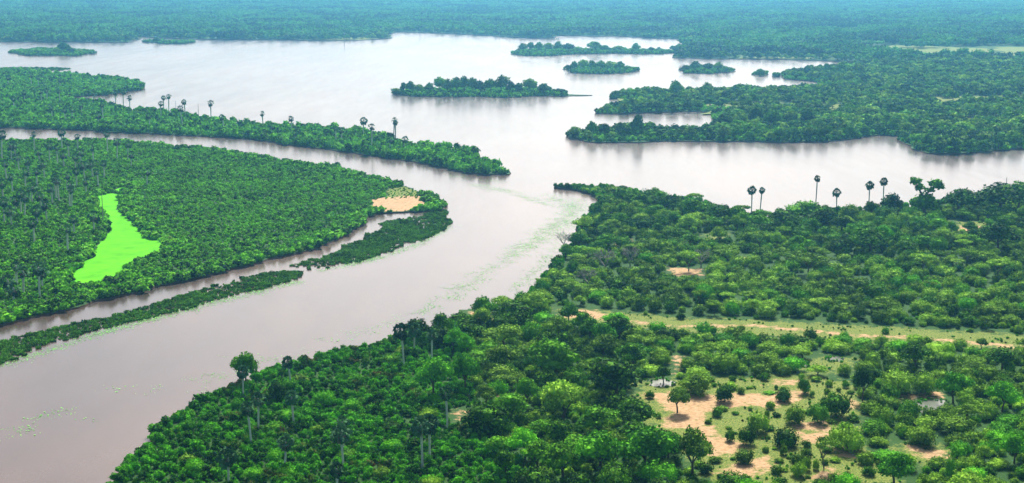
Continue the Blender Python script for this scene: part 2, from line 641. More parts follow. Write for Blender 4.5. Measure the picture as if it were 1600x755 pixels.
def scatter_nodes(protos):
    ng = bpy.data.node_groups.new('plant_scatter', 'GeometryNodeTree')
    ng.interface.new_socket('Geometry', in_out='INPUT', socket_type='NodeSocketGeometry')
    ng.interface.new_socket('Geometry', in_out='OUTPUT', socket_type='NodeSocketGeometry')
    N, Lk = ng.nodes, ng.links
    gi, go = N.new('NodeGroupInput'), N.new('NodeGroupOutput')
    iop = N.new('GeometryNodeInstanceOnPoints')
    gti = N.new('GeometryNodeGeometryToInstance')
    for p in protos:
        oi = N.new('GeometryNodeObjectInfo')
        oi.inputs['Object'].default_value = p
        oi.inputs['As Instance'].default_value = False
        Lk.new(oi.outputs['Geometry'], gti.inputs[0])

    def attr(nm, t):
        a = N.new('GeometryNodeInputNamedAttribute')
        a.data_type = t
        a.inputs['Name'].default_value = nm
        return a.outputs[0]
    e2r = N.new('FunctionNodeEulerToRotation')
    Lk.new(attr('rot', 'FLOAT_VECTOR'), e2r.inputs[0])
    Lk.new(gi.outputs[0], iop.inputs['Points'])
    Lk.new(gti.outputs[0], iop.inputs['Instance'])
    iop.inputs['Pick Instance'].default_value = True
    Lk.new(attr('idx', 'INT'), iop.inputs['Instance Index'])
    Lk.new(e2r.outputs[0], iop.inputs['Rotation'])
    Lk.new(attr('scl', 'FLOAT_VECTOR'), iop.inputs['Scale'])
    Lk.new(iop.outputs[0], go.inputs[0])
    return ng


_groups = {}


def scatter(name, pts, z, scl, protos, label, category, seed=0):
    """One mass of plants nobody could count: points that carry copies of the plant meshes."""
    r = np.random.default_rng(seed + 100)
    n = len(pts)
    me = bpy.data.meshes.new(name)
    co = np.column_stack([pts, np.broadcast_to(z, n)]).astype(np.float32)
    me.vertices.add(n)
    me.vertices.foreach_set('co', co.ravel())
    rot = np.column_stack([np.zeros(n), np.zeros(n), r.uniform(0, 6.283, n)]).astype(np.float32)
    me.attributes.new('rot', 'FLOAT_VECTOR', 'POINT').data.foreach_set('vector', rot.ravel())
    me.attributes.new('scl', 'FLOAT_VECTOR', 'POINT').data.foreach_set('vector', np.asarray(scl, np.float32).ravel())
    me.attributes.new('idx', 'INT', 'POINT').data.foreach_set('value', r.integers(0, len(protos), n).astype(np.int32))
    o = link(name, me)
    key = tuple(p.name for p in protos)
    if key not in _groups:
        _groups[key] = scatter_nodes(protos)
    md = o.modifiers.new('plants', 'NODES')
    md.node_group = _groups[key]
    return tag(o, label, category, kind='stuff')


def source(meshes, nm):
    return [bpy.data.objects.new(nm, m) for m in meshes]


def fill(poly, spacing, seed, jitter=0.48, far=None):
    """Jittered grid of points inside a world polygon."""
    r = np.random.default_rng(seed)
    lo, hi = poly.min(0), poly.max(0)
    xs, ys = np.arange(lo[0], hi[0], spacing), np.arange(lo[1], hi[1], spacing)
    X, Y = np.meshgrid(xs, ys)
    X = X + (np.arange(len(ys)) % 2)[:, None] * spacing * 0.5
    p = np.column_stack([X.ravel(), Y.ravel()]) + r.uniform(-jitter, jitter, (X.size, 2)) * spacing
    p = p[inside(poly, p)]
    return p


def in_view(p, z=0.0, margin=60, top=-40, bottom=840):
    a, b = PX(p[:, 0], p[:, 1], z)
    return (a > -margin) & (a < 1600 + margin) & (b > top) & (b < bottom)


def uscale(n, lo, hi, r, wide=1.0, p=1.0):
    s = lo + (hi - lo) * r.random(n) ** p
    w = s * wide * r.uniform(0.85, 1.2, n)
    return np.column_stack([w, w, s])


# ---------------------------------------------------------------- the land, traced as outlines on the ground
POLY = dict(
    delta=[(-700, 245), (-300, 228), (-100, 224), (0, 222), (60, 222), (160, 222), (250, 227), (330, 236), (400, 247), (470, 259), (540, 271),
           (600, 283), (645, 296), (680, 308), (699, 322), (690, 330), (672, 331), (630, 333), (590, 334), (575, 342), (556, 358), (540, 370), (510, 382),
           (480, 393), (430, 404), (400, 413), (330, 430), (250, 447), (180, 465), (100, 487), (40, 500), (0, 510), (-150, 545), (-700, 690)],
    reed_strip=[(452, 416), (480, 406), (530, 393), (562, 377), (582, 364), (594, 348), (640, 340), (684, 328), (703, 330), (706, 344),
                (692, 360), (670, 371), (640, 383), (600, 396), (560, 409), (520, 419), (480, 422)],
    reed_bank=[(476, 431), (464, 424), (440, 424), (400, 430), (330, 447), (250, 472), (180, 492), (100, 510), (40, 524), (0, 535), (-200, 590),
               (-200, 640), (0, 569), (50, 549), (100, 533), (180, 511), (250, 492), (320, 474), (380, 457), (440, 443)],
    spit=[(798, 271), (775, 259), (745, 243), (690, 233), (640, 229), (600, 213), (540, 206), (480, 201), (420, 198), (360, 195), (320, 189),
          (270, 179), (230, 176), (205, 173), (165, 166), (140, 161), (100, 158), (120, 152), (170, 149), (205, 143), (222, 141), (215, 131), (180, 125), (100, 118),
          (40, 113), (0, 111), (-300, 108), (-900, 106), (-900, 214), (-100, 198), (0, 200), (100, 203), (200, 208), (280, 212), (350, 215), (430, 223), (500, 233), (560, 241), (610, 248),
          (660, 256), (710, 267), (760, 274), (795, 274)],
    far_shore=[(-9000, 66), (-500, 66), (0, 66), (100, 66), (200, 67), (215, 61), (222, 58), (300, 62), (400, 63), (500, 64), (600, 61), (606, 56), (620, 50.5), (700, 53), (800, 59),
               (858, 61), (866, 56), (960, 57), (1058, 62), (1074, 68), (1052, 80), (1058, 91), (1110, 93), (1200, 93), (1300, 96), (1390, 98.5), (1600, 99), (2400, 101), (9000, 105)],
    mainland=[(2400, 100), (1600, 98), (1398, 99), (1330, 102), (1270, 111), (1222, 119), (1226, 124), (1262, 127), (1287, 136), (1240, 142), (1200, 144), (1150, 142), (1100, 146),
              (1060, 146), (1000, 146), (956, 150), (952, 155), (990, 157), (985, 163), (945, 171), (932, 178), (960, 179), (1040, 176), (1080, 175), (1114, 177), (1118, 190),
              (1110, 206), (1060, 209), (1010, 206), (985, 202), (950, 207), (905, 209), (886, 214), (890, 217), (920, 223), (1000, 224), (1120, 222), (1200, 223), (1250, 223), (1300, 221),
              (1345, 216), (1375, 212), (1412, 213), (1420, 228), (1450, 241), (1510, 241), (1560, 236), (1600, 234), (1900, 230), (2400, 226)],
    bank=[(866, 294), (900, 293), (960, 297), (1000, 303), (1040, 311), (1100, 320), (1130, 330), (1165, 338), (1200, 342), (1260, 336), (1340, 331), (1362, 330), (1400, 328), (1450, 324), (1520, 316),
          (1600, 310), (1900, 290), (2500, 285), (2500, 1000), (-50, 1100), (120, 830), (170, 765), (205, 725), (240, 690), (272, 660), (318, 630), (395, 600), (435, 582), (510, 562), (550, 551),
          (610, 538), (672, 525), (700, 512), (758, 490), (778, 482), (828, 462), (850, 440), (866, 420), (884, 398), (900, 378), (904, 356), (916, 342), (938, 326), (934, 309), (902, 299)],
)
ISLANDS = dict(  # low islands in the lake
    islet_a=[(18, 81), (60, 78), (110, 79), (149, 84), (120, 88), (60, 88), (30, 85)],
    islet_b=[(222, 66), (250, 64), (298, 66), (290, 69), (250, 69)],
    large=[(614, 147), (650, 142), (720, 138), (800, 139), (850, 143), (885, 148), (925, 149.5), (885, 151), (800, 153), (700, 152), (640, 151)],
    long=[(806, 82), (830, 79), (900, 78), (960, 79), (1030, 80), (1050, 82), (1034, 85), (960, 84), (900, 85), (840, 88)],
    oval=[(879, 109), (900, 106), (960, 106), (999, 110), (985, 114), (930, 116), (890, 114)],
    knoll=[(1060, 110), (1080, 107), (1120, 108), (1145, 113), (1110, 116), (1070, 115)],
    speck=[(1174, 117), (1185, 115), (1201, 117), (1188, 120)],
    dot=[(1206, 119), (1212, 118), (1220, 119), (1213, 121)],
    bar=[(0, 107), (60, 106), (112, 107.5), (100, 110), (40, 110), (-80, 109)],
)
WPOLY = {k: roughen(W(v), 6.0, 0.065, i + 3) for i, (k, v) in enumerate(POLY.items()) if k != 'far_shore'}
fs = roughen(W(POLY['far_shore']), 14.0, 0.07, 40)
fs = fs[(np.abs(fs[:, 0]) < 14000)]
WPOLY['far_shore'] = np.vstack([fs, [(14000, fs[-1, 1]), (14000, 16000), (-14000, 16000), (-14000, fs[0, 1])]])
WISL = {k: roughen(W(v), 5.0, 0.10, i + 60) for i, (k, v) in enumerate(ISLANDS.items())}


def land(name, poly, z, lip=1.6):
    """Landmass: flat top at z with a muddy bank that slopes below the water."""
    tri = tessellate_polygon([[Vector((p[0], p[1], 0)) for p in poly]])
    n = len(poly)
    area = np.sum(poly[:, 0] * np.roll(poly[:, 1], -1) - np.roll(poly[:, 0], -1) * poly[:, 1])
    nxt, prv = np.roll(poly, -1, 0), np.roll(poly, 1, 0)
    t = nxt - prv
    t /= np.linalg.norm(t, axis=1)[:, None] + 1e-9
    out = np.column_stack([t[:, 1], -t[:, 0]]) * (1 if area > 0 else -1)
    V = [(*p, z) for p in poly] + [(*(p + o * lip), -0.8) for p, o in zip(poly, out)]
    F, fm = [], []
    for a, b, c in tri:
        cr = (poly[b] - poly[a])[0] * (poly[c] - poly[a])[1] - (poly[b] - poly[a])[1] * (poly[c] - poly[a])[0]
        F.append((a, b, c) if cr > 0 else (a, c, b))
        fm.append(0)
    for i in range(n):
        j = (i + 1) % n
        F.append((i, n + i, n + j, j))
        fm.append(1)
    o = link(name, mesh_from(name, V, F, [M['ground'], M['mud']], fm))
    return tag(o, kind='structure')


def sheet(name, poly, z, mat, kind='structure', label=None, category=None):
    tri = tessellate_polygon([[Vector((p[0], p[1], 0)) for p in poly]])
    F = []
    for a, b, c in tri:
        cr = (poly[b] - poly[a])[0] * (poly[c] - poly[a])[1] - (poly[b] - poly[a])[1] * (poly[c] - poly[a])[0]
        F.append((a, b, c) if cr > 0 else (a, c, b))
    o = link(name, mesh_from(name, [(*p, z) for p in poly], F, [M[mat]]))
    return tag(o, label, category, kind=kind)


BIG = 30000
link('ground', mesh_from('ground', [(-BIG, -BIG, -2), (BIG, -BIG, -2), (BIG, BIG, -2), (-BIG, BIG, -2)], [(0, 1, 2, 3)], [M['ground']]))['kind'] = 'structure'
link('water', mesh_from('water', [(-9000, -2000, 0), (9000, -2000, 0), (9000, 6000, 0), (-9000, 6000, 0)], [(0, 1, 2, 3)], [M['water']]))['kind'] = 'structure'
LZ = dict(delta=0.6, reed_strip=-0.15, reed_bank=-0.15, spit=0.6, far_shore=0.9, mainland=0.8, bank=0.9)
LNAME = dict(delta='delta_land', reed_strip='reed_shoal', reed_bank='reed_shoal', spit='spit_land', far_shore='far_land', mainland='mainland', bank='river_bank_land')
for k, p in WPOLY.items():
    land(LNAME[k], p, LZ[k], 0.7)
for k, p in WISL.items():
    land('island_land', p, 0.5 if k != 'bar' else 0.15, 1.2)
BZ = LZ['bank']

# duckweed pond and its inlet on the delta
POND = roughen(W([(153, 307), (172, 302), (190, 305), (190, 317), (180, 327), (200, 342), (220, 362), (224, 372), (250, 377), (253, 396), (214, 408), (195, 419), (200, 430),
                  (143, 447), (108, 449), (112, 432), (128, 416), (150, 399), (152, 386), (167, 369), (174, 359), (164, 335), (157, 319)], 0.6), 4.0, 0.06, 91)
POND_TOP = roughen(W([(170, 297), (184, 295), (199, 290), (198, 299), (186, 301)], 0.6), 3.0, 0.10, 92)
sheet('duckweed_pond', POND, 0.66, 'duckweed')
sheet('duckweed_pond', POND_TOP, 0.66, 'duckweed')

# ---------------------------------------------------------------- clearings, track and puddles on the near bank
SAND = [  # bare sand, photo outlines
    [(1005, 616), (1040, 612), (1100, 618), (1150, 615), (1205, 616), (1260, 608), (1262, 622), (1215, 640), (1168, 634), (1120, 640), (1098, 652), (1112, 666), (1124, 680), (1165, 692), (1172, 702), (1140, 712), (1112, 716), (1098, 692), (1076, 672), (1034, 668), (1044, 646), (1030, 632)],
    [(1128, 735), (1150, 722), (1195, 712), (1215, 722), (1190, 742), (1150, 752), (1130, 755)],
    [(1200, 596), (1255, 592), (1256, 602), (1202, 604)], [(1228, 660), (1300, 655), (1296, 672), (1236, 674)], [(1240, 676), (1300, 676), (1290, 694), (1246, 694)],
    [(1412, 700), (1440, 694), (1480, 706), (1482, 718), (1440, 716)], [(1272, 742), (1296, 732), (1312, 742), (1296, 760), (1270, 760)], [(1300, 700), (1330, 698), (1336, 714), (1306, 716)],
    [(735, 488), (765, 486), (770, 500), (738, 502)], [(880, 484), (930, 484), (960, 494), (920, 502), (884, 496)], [(712, 642), (732, 640), (734, 656), (714, 658)],
    [(762, 616), (790, 614), (792, 626), (764, 628)], [(1045, 418), (1095, 420), (1100, 432), (1050, 432)], [(1052, 560), (1068, 556), (1070, 582), (1054, 584)], [(1405, 618), (1470, 612), (1476, 622), (1410, 626)],
    [(1500, 352), (1540, 354), (1536, 362), (1502, 362)], [(960, 376), (985, 374), (990, 382), (964, 384)], [(1150, 402), (1172, 400), (1176, 410), (1154, 412)], [(1320, 625), (1340, 624), (1342, 640), (1322, 642)],
]
GRASS = [
    [(870, 482), (940, 484), (1060, 496), (1200, 500), (1340, 508), (1480, 516), (1620, 524), (1620, 548), (1500, 544), (1340, 536), (1200, 528), (1060, 520), (940, 510), (880, 500)],
    [(990, 596), (1060, 590), (1140, 590), (1260, 584), (1340, 600), (1350, 640), (1330, 700), (1320, 760), (1120, 765), (1080, 720), (1020, 680), (995, 640)],
    [(1250, 566), (1290, 556), (1340, 560), (1330, 580), (1262, 586)], [(1395, 690), (1490, 696), (1490, 728), (1400, 724)], [(1180, 700), (1350, 690), (1420, 760), (1170, 765)],
    [(1490, 345), (1560, 348), (1556, 366), (1494, 366)], [(1100, 366), (1140, 364), (1140, 376), (1102, 376)],
]
TRACK = [(880, 488), (920, 494), (960, 501), (1010, 506), (1060, 511), (1110, 510), (1170, 509), (1210, 512), (1250, 516), (1300, 521), (1340, 524), (1440, 529), (1530, 537), (1640, 546)]
W_SAND = [W(p, BZ) for p in SAND]
W_GRASS = [W(p, BZ) for p in GRASS]
W_TRACK = W(TRACK, BZ)
PUDDLES = [[(1434, 630), (1450, 624), (1478, 627), (1472, 640), (1455, 647), (1436, 644)], [(1296, 559), (1308, 556), (1320, 560), (1314, 566), (1300, 566)],
           [(1008, 594), (1030, 591), (1056, 596), (1050, 604), (1014, 603)], [(1250, 570), (1262, 568), (1264, 573), (1252, 574)]]
W_PUD = [roughen(W(p, BZ), 1.2, 0.17, 120 + i) for i, p in enumerate(PUDDLES)]


def clear_weight(pts):
    sand, grass = np.zeros(len(pts)), np.zeros(len(pts))
    for out, polys, soft in ((sand, W_SAND, 3.2), (grass, W_GRASS, 5.0)):
        for p in polys:
            lo, hi = p.min(0) - soft * 2, p.max(0) + soft * 2
            near = np.all((pts > lo) & (pts < hi), axis=1)
            if not near.any():
                continue
            q = pts[near]
            d = edge_dist(p, q) * np.where(inside(p, q), 1, -1)
            out[near] = np.maximum(out[near], np.clip(0.55 + d / (2 * soft), 0, 1))
    dt = edge_dist(W_TRACK, pts, closed=False)
    sand[:] = np.maximum(sand, np.clip(0.92 - dt / 5.0, 0, 0.72))
    for p in W_PUD:
        d = edge_dist(p, pts) * np.where(inside(p, pts), 1, -1)
        grass[:] = np.maximum(grass, np.clip(0.5 + d / 6, 0, 0.8))
    return sand, grass


def clearing_sheet(name, x0, x1, y0, y1, step, z):
    xs, ys = np.arange(x0, x1 + step, step), np.arange(y0, y1 + step, step)
    X, Y = np.meshgrid(xs, ys)
    pts = np.column_stack([X.ravel(), Y.ravel()])
    sand, grass = clear_weight(pts)
    nx = len(xs)
    F = []
    act = (sand + grass) > 0
    for j in range(len(ys) - 1):
        for i in range(nx - 1):
            a = j * nx + i
            if act[a] or act[a + 1] or act[a + nx] or act[a + nx + 1]:
                F.append((a, a + 1, a + nx + 1, a + nx))
    r = np.random.default_rng(5)
    zz = z + 0.0 * r.random(len(pts))
    me = mesh_from(name, np.column_stack([pts, zz]), F, [M['ground']])
    me.attributes.new('sand', 'FLOAT', 'POINT').data.foreach_set('value', sand.astype(np.float32))
    me.attributes.new('grass', 'FLOAT', 'POINT').data.foreach_set('value', grass.astype(np.float32))
    return tag(link(name, me), kind='structure')


clearing_sheet('sandy_path', -45, 250, 290, 760, 1.5, BZ + 0.05)
for p in W_PUD:
    sheet('puddle_water', p, BZ + 0.09, 'puddle')
# sand flat at the tip of the delta
SANDFLAT = roughen(W([(578, 313), (600, 309), (640, 306), (664, 311), (667, 318), (650, 326), (628, 331), (598, 331)], 0.6), 3.0, 0.08, 77)
GRASSFLAT = roughen(W([(600, 312), (606, 298), (630, 291), (655, 300), (664, 312), (640, 309)], 0.6), 3.0, 0.08, 78)


def flat_patch(name, poly, z, attr):
    o = sheet(name, poly, z, 'ground')
    me = o.data
    me.attributes.new(attr, 'FLOAT', 'POINT').data.foreach_set('value', np.full(len(me.vertices), 1.0, np.float32))
    return o


flat_patch('grass_field', GRASSFLAT, 0.66, 'grass')
flat_patch('sand_beach', SANDFLAT, 0.71, 'sand')

# ---------------------------------------------------------------- masses of scrub, reeds and far forest
S_SCRUB = source([proto_scrub(200 + i, 'scrub', 100, 0.18) for i in range(5)], 'scrub_source')
S_NEAR = source([proto_scrub(220 + i, 'scrub_near', 330, 0.09) for i in range(6)], 'thicket_source')
S_REED = source([proto_reed(240 + i) for i in range(4)], 'reed_source')
S_PADS = source([proto_pads(250 + i) for i in range(4)], 'pad_source')
S_WOOD = source([proto_patch(260 + i, 'leaf_far', gap=0.08 + 0.06 * i) for i in range(5)], 'woodland_source')
S_SMALL = source([proto_tree_small(280 + i, ['leaf', 'leaf_grey', 'leaf'][i % 3], 160, 0.5, 0.11) for i in range(6)], 'small_tree_source')
S_BUSHY = source([proto_bush(300 + i, ['leaf_grey', 'leaf', 'leaf_grey'][i % 3], 420, 0.72, 0.072) for i in range(6)], 'bush_source')

r = np.random.default_rng(11)
# delta
P = fill(WPOLY['delta'], 1.75, 1)
P = P[in_view(P)]
dsh = edge_dist(WPOLY['delta'], P)
keep = (dsh > 0.1)
for q, mrg in ((POND, 0.5), (POND_TOP, 1.6), (SANDFLAT, 0.8), (GRASSFLAT, 0.8)):
    keep &= ~(inside(q, P) | (edge_dist(q, P) < mrg))
P, dsh = P[keep], dsh[keep]
dpond = np.minimum(edge_dist(POND, P), edge_dist(POND_TOP, P))
fr = np.clip(1.35 - np.minimum(dsh, dpond) / 9.0, 0, 1)
s = uscale(len(P), 0.6, 1.8, r, 1.35, 1.8) * (1 + 0.85 * fr)[:, None]
scatter('delta_scrub', P, 0.5, s, S_SCRUB, 'dense green scrub covering the delta around the duckweed pond', 'scrub', 1)
P = np.vstack([fill(GRASSFLAT, 1.7, 61), SANDFLAT + r.normal(0, 0.7, SANDFLAT.shape), GRASSFLAT + r.normal(0, 0.8, GRASSFLAT.shape)])
scatter('grass_tufts', P, 0.6, uscale(len(P), 0.15, 0.9, r, 1.3, 2.2), S_SCRUB, 'low tufts on the small grass and sand flat at the delta tip', 'grass', 62)
# spit
P = fill(WPOLY['spit'], 2.9, 2)
P = P[in_view(P)]
dsh = edge_dist(WPOLY['spit'], P)
P, dsh = P[dsh > 0.1], dsh[dsh > 0.1]
s = uscale(len(P), 1.3, 4.6, r, 1.1, 2.0) * (1 + 0.3 * np.clip(1.3 - dsh / 10, 0, 1))[:, None]
scatter('spit_scrub', P, 0.5, s, S_SCRUB, 'dense low scrub on the long spit between channel and lake', 'scrub', 2)
# reeds
for k, sd, lab in (('reed_strip', 3, 'dark reed bed curving off the sandy tip of the delta'), ('reed_bank', 4, 'long narrow reed bed along the side channel')):
    P = fill(WPOLY[k], 1.25, sd)
    P = P[in_view(P)]
    n1 = np.sin(P[:, 0] * 0.19) + np.sin(P[:, 1] * 0.11 + P[:, 0] * 0.07) + r.normal(0, 0.7, len(P))
    d = edge_dist(WPOLY[k], P)
    P = P[(n1 > -2.0 + 1.5 * np.clip(1 - d / 5, 0, 1))]
    scatter('reed_bed', P, 0.0, uscale(len(P), 0.3, 1.1, r, 1.3, 1.5), S_REED, lab, 'reeds', sd)
P = fill(W([(866, 292), (900, 290), (960, 295), (1010, 303), (1000, 312), (945, 318), (934, 309), (902, 300)], BZ), 1.6, 44)
P = P[inside(WPOLY['bank'], P)]
scatter('reed_bed', P, BZ - 0.1, uscale(len(P), 0.6, 1.7, r, 0.9), S_REED, 'low reeds on the pointed tip of the near bank', 'reeds', 44)
# near-bank thicket in the bottom corner
THICKET = W([(866, 294), (170, 765), (120, 830), (60, 900), (720, 900), (760, 760), (720, 690), (690, 600), (700, 520)], BZ)
H1 = W([(110, 760), (150, 710), (190, 670), (232, 635), (290, 610), (380, 592), (425, 574), (500, 556), (540, 545), (602, 532), (700, 505), (735, 560), (745, 640), (780, 700), (860, 760), (880, 900), (60, 900), (120, 830)], BZ)
P = fill(H1, 1.55, 5)
P = P[in_view(P, margin=120, bottom=880)]
sa, gr_ = clear_weight(P)
dsh = edge_dist(WPOLY['bank'], P)
P = P[(sa < 0.2) & inside(WPOLY['bank'], P)]
scatter('thicket', P, BZ - 0.1, uscale(len(P), 0.6, 2.5, r, 1.15, 2.0), S_NEAR, 'dense bright thicket sloping down to the river in the lower corner', 'thicket', 5)
# bushes under and between the trees on the bank
H2 = W([(700, 524), (740, 500), (790, 480), (835, 462), (858, 440), (872, 420), (890, 400), (906, 380), (910, 358), (940, 328), (936, 311), (900, 297), (960, 299), (1040, 314), (1130, 333), (1200, 344), (1340, 333), (1450, 326), (1600, 312), (1900, 300),
        (1900, 900), (880, 900), (860, 760), (780, 700), (745, 640), (735, 560)], BZ)
P = fill(H2, 3.0, 6)
P = P[in_view(P, margin=120, bottom=880)]
sa, gr_ = clear_weight(P)
pud = np.zeros(len(P), bool)
for q in W_PUD:
    pud |= inside(q, P) | (edge_dist(q, P) < 0.7)
ppx, ppy = PX(P[:, 0], P[:, 1], BZ)
lowz = (ppy > 540) & (ppx > 1000)
h4 = (ppy > 395) & (ppy < 505) & (ppx > 860)
keep = ~(h4 & (r.random(len(P)) < 0.55)) & (sa < 0.12) & ~pud & ~((gr_ > 0.25) & (r.random(len(P)) < 0.96)) & ~(lowz & (r.random(len(P)) < 0.45)) & inside(WPOLY['bank'], P)
P = P[keep]
s = uscale(len(P), 1.2, 3.2, r, 0.95, 1.3)
scatter('undergrowth', P, BZ - 0.1, s, S_BUSHY, 'low green undergrowth filling the gaps between bushes and trees on the bank', 'undergrowth', 6)
E = WPOLY['bank']
seg = np.roll(E, -1, 0) - E
P = np.vstack([E + seg * t for t in (0.0, 0.25, 0.5, 0.75)] + [E + seg * t for t in (0.12, 0.37, 0.62, 0.87)])
P = P + r.normal(0, 1.6, P.shape)
P = P[in_view(P, margin=60) & inside(E, P)]
scatter('bank_scrub', P, BZ - 0.2, uscale(len(P), 1.0, 3.0, r, 1.1, 1.5), S_NEAR, 'green scrub overhanging the water along the edge of the near bank', 'scrub', 67)
# low tufts on the open grass
P = np.vstack([fill(q, 1.7, 500 + i) for i, q in enumerate(W_GRASS)])
sa, gr_ = clear_weight(P)
P = P[(sa < 0.35) & (np.sin(P[:, 0] * 0.33 + np.sin(P[:, 1] * 0.21) * 2) + np.sin(P[:, 1] * 0.4) + r.normal(0, 0.8, len(P)) > 0.3) & in_view(P, margin=80)]
ring = []
for q in W_PUD:                                            # sedge round the puddles
    for t in range(70):
        i = r.integers(len(q))
        u = r.random()
        ring.append(q[i] * (1 - u) + q[(i + 1) % len(q)] * u + r.normal(0, 0.5, 2))
P = np.vstack([P, np.array(ring)])
scatter('grass_tufts', P, BZ, uscale(len(P), 0.15, 0.8, r, 1.3, 2.5), S_NEAR, 'low grass tufts on the open ground round the sandy clearing and track', 'grass', 55)
# right-hand mainland woods
P = fill(WPOLY['mainland'], 6.5, 7)
P = P[in_view(P, margin=250)]
dsh = edge_dist(WPOLY['mainland'], P)
MEADOW = [W(p, 0.8) for p in ([(990, 151), (1062, 147), (1060, 160), (995, 161)], [(1085, 160), (1150, 160), (1205, 162), (1200, 178), (1092, 178)], [(1212, 160), (1255, 158), (1255, 177), (1216, 178)],
                              [(1280, 164), (1320, 162), (1318, 180), (1284, 180)], [(1440, 152), (1600, 148), (1600, 164), (1450, 168)], [(1370, 180), (1410, 179), (1408, 192), (1372, 193)], [(1500, 184), (1560, 182), (1556, 196), (1504, 197)])]
keep = dsh > 2
for q in MEADOW:
    keep &= ~inside(q, P)
keep |= (dsh > 2) & (r.random(len(P)) < 0.16)
P, dsh = P[keep], dsh[keep]
s = uscale(len(P), 4.0, 9.5, r, 1.25, 1.4)
s *= np.clip(0.55 + dsh / 40, 0.55, 1)[:, None]
scatter('woodland', P, 0.6, s, S_SMALL, 'dense mixed woodland covering the low mainland beyond the lake inlet', 'woodland', 7)
P = fill(WPOLY['mainland'], 4.0, 71)
P = P[in_view(P, margin=100)]
dsh = edge_dist(WPOLY['mainland'], P)
P = P[(dsh > 0.0) & (dsh < 30)]
scatter('shore_scrub', P, 0.5, uscale(len(P), 2.0, 4.2, r, 1.1), S_SCRUB, 'green scrub fringing the shore of the wooded mainland', 'scrub', 71)
for i, q in enumerate(MEADOW):
    flat_patch('meadow_field', roughen(q, 6, 0.1, 140 + i), 0.88, 'grass')
# far forest
FAR_MEADOW = [W(p, 0.9) for p in ([(1372, 72), (1400, 71), (1470, 73), (1545, 76), (1535, 88), (1470, 87), (1378, 84)], [(1555, 74), (1600, 74), (1600, 93), (1556, 91)], [(1150, 89), (1260, 90), (1300, 91.5), (1150, 92)], [(470, 61), (560, 59), (598, 60), (560, 62.5)], [(20, 27), (70, 26.5), (76, 28), (24, 28.5)], [(700, 22), (790, 21), (800, 23), (705, 24)], [(1080, 33), (1160, 32), (1170, 34.5), (1090, 35)],
              [(1480, 55), (1540, 54), (1550, 57), (1485, 58)], [(300, 17), (380, 16.5), (390, 18), (310, 18.5)], [(1250, 46), (1330, 45), (1340, 48), (1256, 49)], [(900, 44), (940, 43), (948, 45.5), (905, 46)])]
FP = WPOLY['far_shore']
P = fill(np.array([(-4300, 1500), (4300, 1500), (4300, 7600), (-4300, 7600)]), 46.0, 8)
P = P[inside(FP, P)]
a, b = PX(P[:, 0], P[:, 1], 0.9)
dsh = edge_dist(FP[:-3], P, closed=False)
keep = (a > -260) & (a < 1860) & (dsh > 26)
for q in FAR_MEADOW:
    keep &= ~((inside(q, P) | (edge_dist(q, P) < 24)) & (r.random(len(P)) > 0.14))
P, dsh = P[keep], dsh[keep]
k = r.uniform(0.75, 1.15, len(P)) * np.where(r.random(len(P)) < 0.12, 0.6, 1)
scatter('forest', P, 0.7, np.column_stack([np.full(len(P), 1.0), np.full(len(P), 1.0), k]), S_WOOD, 'hazy blue green forest stretching to the horizon beyond the lake', 'forest', 8)
P = fill(np.array([(-1300, 1400), (1500, 1400), (1500, 3600), (-1300, 3600)]), 8.0, 81)
P = P[inside(FP, P)]
dsh = edge_dist(FP[:-3], P, closed=False)
P = P[(dsh < 30) & (dsh > 1) & in_view(P, margin=100)]
scatter('shore_forest', P, 0.6, uscale(len(P), 3.0, 10.0, r, 1.2, 1.5), S_SMALL, 'thin line of trees along the far shore of the lake', 'forest', 81)
for i, q in enumerate(FAR_MEADOW):
    flat_patch('meadow_field', roughen(q, 12, 0.1, 160 + i), 1.0, 'grass')
# floating leaves on the river
chunks = []
for line, wdt, n in (([(905, 312), (880, 345), (845, 372), (800, 400)], 13, 420), ([(800, 400), (740, 440), (660, 492)], 11, 150), ([(690, 462), (600, 510), (540, 530)], 10, 26),
                     ([(560, 526), (420, 560), (330, 590)], 12, 30), ([(330, 592), (180, 620), (80, 655), (0, 682)], 12, 26), ([(120, 640), (0, 668)], 9, 8), ([(745, 290), (800, 300), (860, 322)], 9, 130), ([(700, 275), (800, 286)], 6, 26),
                     ([(702, 352), (660, 380), (590, 404), (500, 424)], 3, 220), ([(470, 440), (330, 474), (180, 514), (0, 573)], 3.5, 330), ([(860, 306), (900, 330)], 12, 90), ([(925, 318), (885, 362), (850, 412), (800, 455)], 4, 150)):
    L = W(line)
    seg = r.integers(0, len(L) - 1, n)
    t = r.random(n)[:, None]
    chunks.append(L[seg] * (1 - t) + L[seg + 1] * t + r.normal(0, wdt / 3, (n, 2)) * np.array((0.6, 1.4)))
P = np.vstack(chunks)
for k in ('bank', 'delta'):
    P = P[~inside(WPOLY[k], P)]
scatter('floating_leaves', P, 0.0, uscale(len(P), 0.3, 0.65, r), S_PADS, 'pale green floating leaves drifting in streaks on the brown river', 'water plants', 9)
